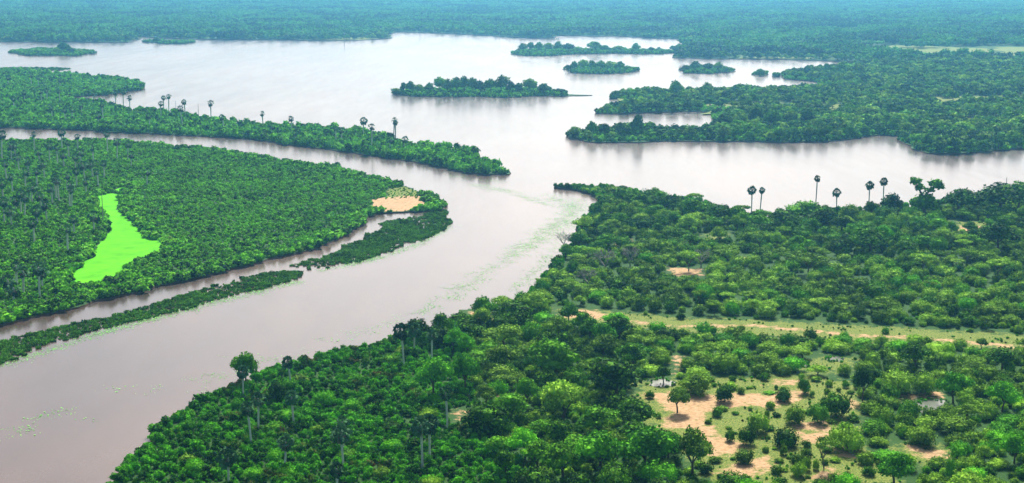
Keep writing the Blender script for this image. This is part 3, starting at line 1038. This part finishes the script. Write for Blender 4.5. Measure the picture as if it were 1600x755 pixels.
for k, p in WISL.items():
    P = fill(p, 3.6, 300 + len(k))
    if k == 'bar':
        scatter('island_scrub', P, 0.1, uscale(len(P), 0.8, 1.8, r, 1.2), S_REED, 'thin dark bar of reeds off the far end of the spit', 'reeds', 33)
        continue
    q, _ = PX(P[:, 0], P[:, 1])
    if k == 'large':
        P = P[q < 888]
    scatter('island_scrub', P, 0.4, uscale(len(P), 2.0, 4.5, r, 1.1), S_SCRUB, dict(islet_a='low scrub on the flat islet below the far shore', islet_b='scrub on the small islet hugging the far shore', large='scrub under the trees of the largest lake island', long='scrub on the long thin wooded island', oval='scrub on the oval island', knoll='scrub on the humped island with a leaning dead tree',
            speck='scrub on the tiny islet beside the humped island', dot='scrub on the smallest islet near the wooded point')[k], 'scrub', 34 + len(k))

# ---------------------------------------------------------------- countable plants
def dims(*ms):
    co = np.concatenate([np.array([v.co[:] for v in m.vertices]) for m in ms])
    lo, hi = co.min(0), co.max(0)
    return (hi[0] - lo[0] + hi[1] - lo[1]) / 2, hi[2]


BROAD = [proto_broad(410 + i) for i in range(5)]
BRIGHT = [proto_broad(420 + i, leaf='leaf_bright', wide=0.56) for i in range(3)]
GREYT = [proto_broad(430 + i, leaf='leaf_grey', wide=0.54, size=0.036) for i in range(3)]
UMB = [proto_umbrella(440 + i) for i in range(4)]
BARE = [proto_bare(450 + i) for i in range(3)]
BUSH = [proto_bush(460 + i) for i in range(5)]
BUSHD = [proto_bush(470 + i, 'leaf', 1100) for i in range(3)]
BUSHB = [proto_bush(480 + i, 'leaf_bright', 1100) for i in range(2)]
SHORE = [proto_tree_small(490 + i, 'leaf' if i % 3 else 'leaf_grey') for i in range(6)]


def forked_proto():
    rr = np.random.default_rng(9)
    gt, gc = Geo(), Geo()
    gt.tube([(0, 0, -0.05), (0.02, 0, 0.3), (-0.02, 0, 0.5)], [0.05, 0.04, 0.035], 7)
    gt.tube([(-0.02, 0, 0.48), (-0.14, 0, 0.7), (-0.22, 0.02, 0.88)], [0.03, 0.022, 0.012], 5)
    gt.tube([(-0.02, 0, 0.48), (0.12, 0.02, 0.66), (0.24, 0, 0.8)], [0.03, 0.022, 0.012], 5)
    leaf_cloud(gc, rr, [(-0.22, 0, 0.88, 0.13, 0.12, 0.11), (-0.12, 0, 0.72, 0.10, 0.10, 0.09), (0.24, 0, 0.82, 0.16, 0.14, 0.12), (0.34, 0.03, 0.74, 0.10, 0.10, 0.08), (0.12, 0, 0.66, 0.10, 0.1, 0.08),
                        (0.0, 0, 0.45, 0.2, 0.18, 0.14), (-0.1, 0.05, 0.3, 0.2, 0.2, 0.16), (0.16, 0, 0.3, 0.2, 0.2, 0.16)], 700, 0.05, 0.5, -0.5)
    return gt.mesh('trunk', [M['bark']]), gc.mesh('crown', [M['leaf']])


FORK = [forked_proto()]
KIND = {  # code: (object name, category, tone, noun, prototypes)
    'T': ('broadleaf_tree', 'tree', 'dark green', 'tree', BROAD),
    'B': ('broadleaf_tree', 'tree', 'bright green', 'tree', BRIGHT),
    'G': ('broadleaf_tree', 'tree', 'grey-green', 'tree', GREYT),
    'U': ('umbrella_tree', 'tree', 'flat-topped', 'umbrella tree', UMB),
    'R': ('leafless_tree', 'tree', 'bare grey', 'leafless tree', BARE),
    'F': ('broadleaf_tree', 'tree', 'dark', 'forked tree', FORK),
    'a': ('round_bush', 'bush', 'grey-green', 'bush', BUSH),
    'd': ('round_bush', 'bush', 'dark green', 'bush', BUSHD),
    'b': ('round_bush', 'bush', 'bright green', 'bush', BUSHB),
}
_dim = {}
for code, kd in KIND.items():
    for i, pr in enumerate(kd[4]):
        _dim[code, i] = dims(*(pr if isinstance(pr, tuple) else (pr,)))
PLANTS = []          # (code, x, y, height, width, label or None)


def by_px(code, px, ytop, ybase, wpx, label=None):
    x, y = G(px, ybase, BZ)
    h = max(0.8, top_z(y, ytop) - BZ)
    w = wpx / FPX * math.hypot(y, CAM_H)
    PLANTS.append((code, x, y, h, w, label))


LISTED = [
    ('T', 1430, 535, 578, 53), ('B', 1490, 580, 630, 57, 'bright green tree with a bare trunk beside the largest puddle'), ('B', 1565, 594, 643, 50), ('T', 1347, 572, 627, 33, 'tall narrow dark tree left of the largest puddle'), ('d', 1305, 610, 650, 52), ('d', 1277, 627, 660, 33), ('a', 1243, 630, 662, 37),
    ('d', 1223, 603, 627, 30), ('d', 1257, 583, 615, 22), ('d', 1417, 620, 655, 37, 'dark round bush at the left rim of the largest puddle'), ('a', 1380, 630, 663, 42), ('a', 1323, 660, 703, 66), ('a', 1440, 660, 694, 56), ('d', 1227, 665, 697, 44),
    ('U', 1288, 683, 732, 46, 'small umbrella tree with twin stems below the middle sand patches'), ('B', 1397, 706, 760, 68, 'broad bright green tree at the bottom edge below the lone sand patch'), ('a', 1352, 703, 724, 30), ('b', 1500, 687, 714, 44), ('b', 1323, 737, 768, 46), ('d', 1224, 693, 711, 14), ('d', 1260, 713, 735, 17), ('d', 1275, 716, 734, 14),
    ('a', 1248, 720, 744, 28), ('a', 1510, 730, 768, 63), ('d', 1484, 706, 752, 20), ('B', 1584, 676, 724, 48), ('a', 1494, 646, 676, 66), ('b', 1387, 647, 664, 25), ('a', 1400, 575, 613, 60), ('a', 1443, 575, 614, 50),
    ('d', 1318, 515, 533, 18, 'small dark bush standing alone on the lower edge of the track'), ('a', 1267, 511, 530, 25), ('a', 1430, 520, 538, 32), ('T', 1565, 541, 578, 46),
    ('G', 1059, 603, 645, 42, 'lone thin-crowned tree with a leaning trunk on the sandy clearing'), ('d', 1132, 597, 628, 33, 'round dark bush standing alone at the top of the sandy clearing'), ('d', 1120, 634, 651, 19, 'small dark bush in the middle of the sandy clearing'),
    ('d', 1167, 663, 694, 30, 'egg-shaped dark bush at the right edge of the sandy clearing'), ('d', 1140, 670, 689, 19), ('a', 1184, 638, 676, 38), ('a', 1087, 577, 614, 60), ('T', 1037, 571, 599, 28, 'small dark tree on a short trunk beside the grey puddle'), ('a', 1030, 538, 560, 36), ('a', 1105, 555, 576, 30), ('a', 1075, 556, 578, 30), ('a', 1134, 545, 580, 50),
    ('a', 1162, 700, 724, 32), ('T', 963, 556, 628, 107, 'huge dark tree left of the grey puddle'), ('T', 867, 525, 597, 87), ('G', 877, 593, 662, 84, 'large grey-green tree below the river forest'), ('T', 935, 632, 684, 70), ('T', 990, 624, 676, 72), ('B', 820, 668, 718, 58, 'bright rounded tree amid the dark trees at the bottom'),
    ('B', 935, 674, 744, 88), ('B', 1007, 664, 740, 100, 'largest bright green tree at the bottom of the river forest'), ('b', 1030, 716, 760, 66), ('G', 1082, 668, 745, 64, 'dull grey-green tree at the bottom of the sandy clearing'), ('d', 960, 716, 768, 62), ('T', 880, 690, 752, 66), ('T', 790, 700, 745, 40),
    ('B', 677, 556, 620, 60, 'bright green spreading tree in the middle of the thicket'), ('B', 727, 550, 612, 50), ('d', 765, 622, 680, 76, 'broad dark dome-shaped bush above the foreground palms'), ('b', 775, 592, 622, 38), ('b', 507, 608, 634, 36, 'rounded bright bush in the open thicket'), ('d', 433, 590, 628, 36), ('G', 790, 506, 544, 60), ('T', 732, 502, 542, 50), ('G', 786, 538, 584, 60),
    ('T', 384, 547, 604, 44, 'tall dark tree at the water edge left of the foreground palms'), ('F', 1443, 276, 338, 48, 'forked dark tree with two leafy arms on the lakeshore'), ('T', 1497, 292, 334, 60), ('T', 1560, 285, 332, 90), ('T', 1590, 282, 330, 50), ('T', 1255, 312, 345, 70), ('T', 1390, 300, 338, 40), ('T', 1150, 322, 352, 34), ('T', 1118, 318, 350, 46), ('T', 1083, 308, 340, 44),
    ('T', 1360, 352, 398, 66), ('B', 1378, 350, 385, 30, 'light green slanting tree in the dark lakeside trees'), ('T', 1290, 326, 358, 50), ('T', 1225, 328, 356, 60), ('T', 1560, 348, 392, 60), ('d', 1368, 436, 470, 50, 'large dark bush alone in the grey-green scrub'), ('d', 965, 430, 456, 46),
    ('R', 945, 388, 424, 46), ('R', 1096, 388, 418, 34), ('R', 985, 384, 416, 34), ('R', 880, 362, 388, 28), ('R', 918, 418, 448, 34), ('U', 1262, 396, 428, 60), ('U', 1440, 396, 426, 44), ('U', 1536, 392, 418, 40), ('U', 1560, 405, 436, 44), ('U', 1510, 388, 414, 34), ('U', 1076, 392, 424, 44),
    ('T', 812, 486, 520, 44), ('T', 800, 470, 508, 66), ('b', 706, 496, 524, 28), ('T', 690, 488, 528, 36), ('T', 755, 462, 504, 40), ('G', 830, 455, 490, 60), ('b', 850, 486, 508, 42),
]
for row in LISTED:
    by_px(*row)

rr = np.random.default_rng(21)


def grow(zone_px, spacing, codes, probs, hlo, hhi, wlo, whi, maxn=400, sand_max=0.1, grass_max=0.3, shore=2.0):
    poly = W(zone_px, BZ)
    p = fill(poly, spacing, int(spacing * 100) + len(PLANTS), 0.42)
    rr.shuffle(p)
    p = p[inside(WPOLY['bank'], p)]
    p = p[edge_dist(WPOLY['bank'], p) > shore]
    sa, gr = clear_weight(p)
    p = p[(sa < sand_max) & (gr < grass_max)]
    for q in W_PUD:
        p = p[~inside(q, p) & (edge_dist(q, p) > 3.5)]
    n = 0
    for x, y in p:
        h, w = rr.uniform(hlo, hhi), rr.uniform(wlo, whi)
        if any((x - a) ** 2 + (y - b) ** 2 < (0.38 * (w + ww)) ** 2 for _, a, b, _, ww, _ in PLANTS):
            continue
        PLANTS.append((str(rr.choice(codes, p=probs)), x, y, h, w, None))
        n += 1
        if n >= maxn:
            break


# lakeside trees, grey-green scrub, river forest, bushes round the clearing, single shrubs in the thicket
grow([(940, 302), (1040, 316), (1130, 336), (1200, 346), (1340, 336), (1450, 330), (1640, 312), (1640, 395), (1400, 402), (1100, 385), (1000, 380), (870, 415), (905, 380), (915, 350), (940, 326)], 6.2,
     list('TGdaU'), [0.50, 0.16, 0.16, 0.12, 0.06], 4.5, 8.0, 6.5, 11.0, 260, shore=1.0)
grow([(860, 418), (1000, 382), (1100, 388), (1400, 404), (1640, 396), (1640, 520), (1400, 506), (1100, 496), (960, 488), (860, 470), (800, 480), (840, 450)], 5.6, list('aUdbG'), [0.66, 0.10, 0.08, 0.10, 0.06], 3.0, 5.2, 5.0, 8.0, 300)
grow([(640, 535), (760, 492), (860, 470), (960, 500), (1000, 520), (1010, 600), (1000, 640), (1060, 700), (1100, 760), (1100, 790), (820, 790), (770, 700), (740, 640), (735, 560)], 6.0, list('TGBd'), [0.50, 0.16, 0.16, 0.18], 4.5, 8.5, 6.5, 11.0, 90)
grow([(960, 512), (1200, 528), (1640, 548), (1640, 800), (1060, 800), (1010, 640), (1000, 560)], 5.2, list('adbG'), [0.60, 0.18, 0.12, 0.10], 2.2, 4.6, 4.5, 8.5, 230, grass_max=0.55)
grow([(1000, 590), (1260, 584), (1350, 610), (1340, 770), (1120, 770), (1040, 690)], 5.0, list('ad'), [0.5, 0.5], 0.7, 2.4, 1.4, 4.2, 70, sand_max=0.6, grass_max=2)
grow([(240, 700), (320, 640), (440, 592), (610, 545), (690, 560), (740, 690), (800, 790), (200, 790)], 16.0, list('bda'), [0.5, 0.3, 0.2], 2.4, 3.8, 4.0, 6.5, 26)

LANDMARKS = [('the grey puddle', 1030, 597), ('the small bright puddle', 1308, 561), ('the largest puddle', 1455, 635), ('the sandy clearing', 1085, 650), ('the lower sand strip', 1165, 735), ('the middle sand patches', 1265, 672),
             ('the lone sand patch among bushes', 1447, 708), ('the left end of the sandy track', 905, 492), ('the middle of the sandy track', 1170, 510), ('the right end of the sandy track', 1480, 532), ('the twin lakeside palms', 1181, 335),
             ('the slender lone lakeside palm', 1274, 325), ('the two close lakeside palms', 1368, 330), ('the forked lakeshore tree', 1443, 330), ('the small meadow', 1528, 358), ('the sand patch in the scrub', 1072, 426), ('the reedy point', 890, 296),
             ('the sand patch by the river', 750, 495), ('the river bend', 890, 370), ('the pair of foreground palms', 666, 725), ('the three riverside palms', 650, 560), ('the tiny sand patch in the thicket', 722, 650)]
ORD = ['nearest', 'second nearest', 'third nearest', 'fourth nearest', 'fifth nearest', 'sixth nearest', 'seventh nearest', 'eighth nearest', 'ninth nearest', 'tenth nearest', 'eleventh nearest', 'twelfth nearest', 'thirteenth nearest', 'fourteenth nearest', 'fifteenth nearest', 'sixteenth nearest', 'seventeenth nearest', 'eighteenth nearest']


def ordinal(i):
    w = ['first', 'second', 'third', 'fourth', 'fifth', 'sixth', 'seventh', 'eighth', 'ninth', 'tenth', 'eleventh', 'twelfth']
    if i < 12:
        return w[i]
    n = i + 1
    return f"{n}{'th' if 10 <= n % 100 <= 20 else {1: 'st', 2: 'nd', 3: 'rd'}.get(n % 10, 'th')}"


def zone_name(px, py):
    if py < 392 and px > 850:
        return 'among the crowded lakeside trees'
    if py < 515 and px > 850:
        return 'in the dense scrub above the sandy track'
    if px > 1000:
        return 'in the scattered scrub below the sandy track'
    return 'in the dark forest along the river bank'


def relation_labels(items):
    """items: (key, px, py, tone, noun). Nearest landmark, side and rank make each label its own."""
    rows = {}
    for key, px, py, tone, noun in items:
        d, nm, lx, ly = min(((px - lx) ** 2 + (2.2 * (py - ly)) ** 2, nm, lx, ly) for nm, lx, ly in LANDMARKS)
        dx, dy = px - lx, 2.2 * (py - ly)
        side = ('right of' if dx > 0 else 'left of') if abs(dx) > abs(dy) else ('below' if dy > 0 else 'above')
        rows.setdefault((tone, noun, side, nm), []).append((d, key, px, py))
    out = {}
    for (tone, noun, side, nm), lst in rows.items():
        for i, (d, key, px, py) in enumerate(sorted(lst)):
            out[key] = f'{ORD[i]} {tone} {noun} {side} {nm}' if i < 18 else f'{tone} {noun} {zone_name(px, py)}'
    return out


PLANTS = [p for p in PLANTS if -30 < PX(p[1], p[2], BZ)[0] < 1630 and PX(p[1], p[2], BZ + p[3])[1] < 752]
bl = sorted((p for p in PLANTS if KIND[p[0]][0] == 'round_bush' and not p[5]), key=lambda p: -p[3] * p[4] / p[2] ** 2)
REST = bl[270:]
_gone = {id(p) for p in REST}
PLANTS = [p for p in PLANTS if id(p) not in _gone]
if REST:
    scatter('scrub_bushes', np.array([(p[1], p[2]) for p in REST]), BZ, np.array([(p[4] / 1.45, p[4] / 1.45, p[3]) for p in REST]), S_BUSHY, 'smaller bushes crowded between the larger ones on the bank', 'bushes', 66)
pp = [PX(p[1], p[2], BZ) for p in PLANTS]
labs = relation_labels([(i, float(pp[i][0]), float(pp[i][1]), KIND[p[0]][2], KIND[p[0]][3]) for i, p in enumerate(PLANTS) if not p[5]])
for i, (code, x, y, h, w, lab) in enumerate(PLANTS):
    name, cat, tone, noun, protos = KIND[code]
    j = int(rr.integers(len(protos)))
    dw, dh = _dim[code, j]
    px, py = float(pp[i][0]), float(pp[i][1])
    if px < -40 or px > 1640 or py - 12 * h > 780:
        continue
    sc = (w / dw, w / dw * rr.uniform(0.9, 1.1), h / dh)
    lab = lab or labs[i]
    grp = {'tree': 'trees ', 'bush': 'bushes '}[cat] + zone_name(px, py)
    if isinstance(protos[j], tuple):
        e = tag(link(name, None, loc=(x, y, BZ)), lab, cat, grp)
        for me, part in zip(protos[j], ('trunk', 'crown' if code != 'R' else 'twigs')):
            link(part, me, e)
    else:
        e = tag(link(name, protos[j], loc=(x, y, BZ)), lab, cat, grp)
    e.rotation_euler.z = float(rr.uniform(0, 6.28)) if code != 'F' else 0.0
    e.scale = sc

# palms: (photo x, top of crown, foot)
PALMS_NEAR = [(380, 571, 620), (393, 628, 698), (357, 702, 757), (455, 556, 609), (404, 614, 673), (459, 610, 665), (445, 682, 735), (537, 668, 732), (535, 650, 700), (631, 509, 573), (647, 506, 553), (675, 515, 563),
              (699, 604, 672), (660, 655, 730), (672, 650, 720), (527, 722, 778)]
PALMS_LAKE = [(1174, 292, 336), (1187, 292, 338), (1274, 275, 326), (1307, 296, 330), (1357, 285, 328), (1379, 279, 326)]
PALMS_SPIT = [(13, 118, 135), (39, 141, 162), (49, 114, 135), (60, 118, 136), (65, 139, 162), (74, 138, 160), (94, 122, 138), (94, 139, 163), (82, 164, 187), (103, 168, 192), (113, 167, 189), (154, 175, 199), (162, 160, 192), (136, 142, 162), (147, 142, 162),
              (181, 141, 168), (193, 140, 171), (203, 149, 174), (234, 177, 200), (252, 158, 185), (256, 149, 178), (264, 147, 178), (286, 165, 202), (290, 155, 186), (330, 157, 188), (350, 179, 204), (411, 173, 200), (424, 193, 215), (456, 181, 207), (461, 203, 222),
              (525, 196, 224), (534, 198, 223), (568, 184, 215), (581, 193, 239), (615, 183, 219), (618, 187, 220), (609, 212, 233), (631, 213, 235), (22, 150, 172), (128, 160, 180)]
PALMS_DELTA = [(7, 308, 350), (18, 322, 352), (33, 296, 334), (39, 300, 337), (25, 306, 330), (59, 322, 352), (54, 342, 379), (73, 312, 347), (88, 272, 312), (92, 276, 314), (109, 282, 324), (112, 290, 326), (105, 268, 300), (133, 252, 284), (135, 278, 305), (145, 250, 277),
               (154, 262, 294), (163, 250, 276), (230, 262, 292), (205, 236, 262), (147, 331, 365), (116, 336, 364), (106, 350, 394), (27, 408, 449), (37, 416, 461), (62, 410, 464), (66, 416, 451), (22, 442, 470), (3, 205, 250), (54, 205, 235), (97, 202, 232), (122, 209, 238),
               (168, 205, 238), (183, 216, 250), (200, 220, 252), (18, 222, 250), (78, 222, 252), (90, 226, 256), (70, 250, 280), (45, 246, 276), (30, 240, 268), (58, 262, 292), (20, 270, 300), (10, 250, 280), (118, 240, 268), (100, 236, 262), (82, 288, 320), (50, 286, 316),
               (66, 300, 332), (128, 232, 262), (146, 226, 252), (40, 262, 294), (5, 280, 312), (120, 262, 292), (24, 222, 246), (64, 232, 262), (108, 218, 246), (14, 430, 462)]
PALM_H = [13.0 + i for i in range(5)]
PALM = [proto_palm(400 + i, PALM_H[i], 2.2, 42) for i in range(5)]
PALM_FAR = [proto_palm(405 + i, PALM_H[i], 2.3, 20, 1.5) for i in range(3)]


def palm(px, ytop, ybase, z, label, group, i, stock, size=1.0):
    x, y = G(px, ybase, z)
    h = max(5.0, top_z(y, ytop) - z)
    k = i % len(stock)
    e = tag(link('palm_tree', None, loc=(x, y, z)), label, 'palm tree', group)
    e.rotation_euler = (float(rr.normal(0, 0.03)), float(rr.normal(0, 0.03)), (i * 2.4) % 6.28)
    t = link('trunk', stock[k][0], e)
    c = link('crown', stock[k][1], e)
    s = (h - 1.5 * size) / (PALM_H[k] - 0.3)
    hz = PALM_H[k] - 0.3
    t.scale = (1, 1, s)
    v = size * rr.uniform(0.8, 1.18)
    c.scale = (v, v, v)
    c.location.z = hz * s - hz * v


near_sorted = sorted(PALMS_NEAR)
for i, (a, b, c) in enumerate(near_sorted):
    palm(a, b, c, BZ, f'tall pale-trunked fan palm, {ordinal(i)} from the left in the riverside thicket', 'palms in the riverside thicket', i, PALM, 1.0)
for i, (a, b, c) in enumerate(sorted(PALMS_LAKE)):
    palm(a, b, c, BZ, ['left one of the twin fan palms on the near lakeshore', 'right one of the twin fan palms on the near lakeshore', 'tallest slender fan palm on the near lakeshore with a tiny crown', 'short stout fan palm half hidden by lakeshore trees',
                       'fan palm standing in the water gap in the lakeshore trees', 'fan palm behind the lakeshore trees right of the water gap'][i], 'palms on the near lakeshore', i, PALM, 0.66 if i == 2 else 0.88)
for i, (a, b, c) in enumerate(sorted(PALMS_SPIT)):
    palm(a, b, c, 0.6, f'fan palm, {ordinal(i)} from the left along the long spit', 'palms on the long spit', i, PALM_FAR, 1.15)
for i, (a, b, c) in enumerate(sorted(PALMS_DELTA)):
    palm(a, b, c, 0.6, f'fan palm, {ordinal(i)} from the left in the delta grove by the duckweed pond', 'palms in the delta grove', i, PALM_FAR, 1.15)

# dead palm poles
for px, yt, yb, lab in ((275, 158, 178, 'bare dead palm pole between two palm pairs on the spit'), (310, 162, 184, 'bare dead palm pole left of the lone lakeside spit palm'), (161, 298, 350, 'bare dead pole leaning over the top of the duckweed pond'),
                        (72, 49, 66, 'pale dead pole on the far shore above the flat islet'), (538, 59, 70, 'dead pole standing in the lake near the far shore'), (656, 42, 55, 'pale dead pole at the head of the lake'), (712, 45, 56, 'pale dead pole right of the lake head'), (780, 48, 60, 'pale dead pole on the far shore above the largest island'),
                        (907, 98, 113, 'pale dead pole in front of the oval island'), (1570, 278, 320, 'thin dead pole above the lakeshore trees at the far right')):
    x, y = G(px, yb, 0.3)
    h = top_z(y, yt)
    g = Geo()
    wd = 0.25 if y < 1200 else 0.5
    g.tube([(0, 0, -0.5), (0.1, 0, h * 0.5), (0.15, 0.1, h)], [wd, wd * 0.8, wd * 0.5], 6)
    tag(link('dead_trunk', g.mesh('dead_trunk', [M['dead']]), loc=(x, y, 0.2)), lab, 'dead tree', 'dead poles by the lake')

# trees of the islands and of the far points: (photo x, crown top, crown width in photo pixels)
ISLE_TREES = [
    ('the largest island', 0.5, 148, [(620, 137, 16), (630, 128, 14), (641, 126, 16), (654, 131, 18), (670, 128, 18), (687, 119, 20), (699, 122, 18), (713, 119, 22), (726, 118, 20), (739, 120, 20), (751, 124, 22), (767, 122, 22), (783, 116, 24), (797, 126, 18), (811, 129, 18), (828, 122, 26), (850, 129, 24), (874, 138, 22)]),
    ('the long thin island', 0.5, 82.5, [(817, 67, 16), (830, 65, 16), (843, 65, 15), (857, 66, 16), (872, 63, 16), (888, 67, 20), (904, 72, 14), (930, 64, 30), (945, 70, 18), (967, 71, 18), (994, 66, 15), (1017, 73, 9), (1029, 73, 8)]),
    ('the oval island', 0.5, 112, [(888, 101, 14), (898, 95, 15), (911, 92, 18), (924, 93, 18), (938, 94, 20), (953, 95, 20), (968, 95, 18), (981, 102, 16)]),
    ('the humped island', 0.5, 113, [(1073, 101, 16), (1087, 94, 20), (1106, 98, 18), (1122, 96, 18), (1135, 104, 14)]),
    ('the tiny islet', 0.5, 118.5, [(1187, 107, 16), (1194, 111, 10)]),
    ('the flat islet below the far shore', 0.5, 84, [(88, 73, 12), (100, 65, 22), (111, 74, 16), (60, 76, 20), (124, 77, 14), (40, 79, 14)]),
    ('the small islet hugging the far shore', 0.5, 67, [(245, 57, 12), (262, 63, 12), (297, 61, 8)]),
    ('the upper wooded point', 0.8, 150, [(964, 141, 18), (984, 142, 16), (1057, 124, 25), (1030, 143, 10), (1078, 135, 16), (1105, 128, 20), (1118, 136, 22), (1150, 132, 20), (1172, 137, 18), (1190, 136, 16)]),
    ('the inlet shore of the upper point', 0.8, 176, [(950, 164, 18), (975, 161, 20), (1000, 160, 20), (1025, 158, 22), (1050, 160, 20), (1075, 156, 20), (1090, 158, 18)]),
    ('the lower wooded point', 0.8, 215, [(900, 197, 22), (925, 188, 18), (945, 192, 20), (970, 190, 22), (995, 176, 24), (1020, 197, 22), (1048, 200, 22), (1075, 199, 24), (1100, 202, 22)]),
    ('the hooked point beyond the islands', 0.8, 121, [(1232, 112, 14), (1248, 110, 14), (1260, 101, 12), (1272, 104, 18), (1292, 98, 20), (1315, 98, 20), (1340, 98, 22)]),
    ('the wooded mainland beside the inlet', 0.8, 200, [(1130, 176, 26), (1155, 172, 26), (1180, 168, 26), (1205, 170, 28), (1235, 172, 26), (1262, 168, 28), (1140, 196, 22)]),
]
sdim = [dims(m) for m in SHORE]
k = 0
for place, z, yb, trees in ISLE_TREES:
    for i, (px, yt, wpx) in enumerate(sorted(trees)):
        base = yb + float(rr.uniform(-1.5, 0.5))
        x, y = G(px, base, z)
        h = max(2.5, top_z(y, yt) - z)
        j = k % len(SHORE)
        k += 1
        e = tag(link('waterside_tree', SHORE[j], loc=(x, y, z)), f'{ordinal(i)} tree from the left on {place}', 'tree', 'trees on ' + place)
        w = wpx / FPX * y * 1.05
        e.scale = (w / sdim[j][0], w / sdim[j][0], h / sdim[j][1])
        e.rotation_euler.z = float(rr.uniform(0, 6.28))
# trees along the mainland shore facing the river
sh = [(x, y) for x, y in ((1130, 219), (1150, 216), (1172, 219), (1195, 218), (1218, 220), (1240, 219), (1262, 219), (1284, 219), (1305, 217), (1328, 214), (1350, 211), (1372, 208), (1396, 208), (1418, 212), (1432, 226), (1448, 234), (1468, 238), (1490, 238), (1512, 238), (1536, 235), (1560, 232), (1584, 230),
                          (1444, 218), (1470, 222), (1500, 220), (1530, 218), (1560, 216), (1590, 214), (1340, 200), (1310, 204), (1280, 206), (1250, 207), (1220, 206), (1180, 205), (1370, 196), (1400, 198), (1430, 203), (1470, 204), (1510, 203), (1550, 200), (1590, 198))]
for i, (px, py) in enumerate(sorted(sh)):
    x, y = G(px, py, 0.8)
    j = i % len(SHORE)
    e = tag(link('waterside_tree', SHORE[j], loc=(x, y, 0.8)), f'{ordinal(i)} tree from the left along the wooded mainland shore', 'tree', 'trees on the mainland shore')
    h, w = rr.uniform(6, 10), rr.uniform(8, 12)
    e.scale = (w / sdim[j][0], w / sdim[j][0], h / sdim[j][1])
    e.rotation_euler.z = float(rr.uniform(0, 6.28))
dx, dy = G(1068, 113, 0.5)
e = tag(link('leafless_tree', None, loc=(dx, dy, 0.5)), 'leaning dead tree at the left end of the humped island', 'dead tree')
for me, part in zip(BARE[0], ('trunk', 'twigs')):
    link(part, me, e)
e.scale = (9, 9, 9)
e.rotation_euler = (0, -0.35, 0)

# ---------------------------------------------------------------- haze: the air between the camera and the far forest
hz_m = bpy.data.materials.new('haze_air')
hz_m.use_nodes = True
hn = hz_m.node_tree
hn.nodes.clear()
ho = hn.nodes.new('ShaderNodeOutputMaterial')
hv = hn.nodes.new('ShaderNodeVolumePrincipled')
hv.inputs['Color'].default_value = (*HAZE_COLOR, 1)
hv.inputs['Density'].default_value = HAZE_DENSITY
hv.inputs['Anisotropy'].default_value = 0.7
hn.links.new(hv.outputs[0], ho.inputs['Volume'])
x0, x1, y0, y1, z0, z1 = -12000, 12000, -800, 13000, -4, CAM_H + 20
V = [(x, y, z) for z in (z0, z1) for y in (y0, y1) for x in (x0, x1)]
F = [(0, 2, 3, 1), (4, 5, 7, 6), (0, 1, 5, 4), (2, 6, 7, 3), (0, 4, 6, 2), (1, 3, 7, 5)]
tag(link('haze', mesh_from('haze', V, F, [hz_m])), 'pale blue haze hanging over the lake and forest', 'haze', kind='stuff')
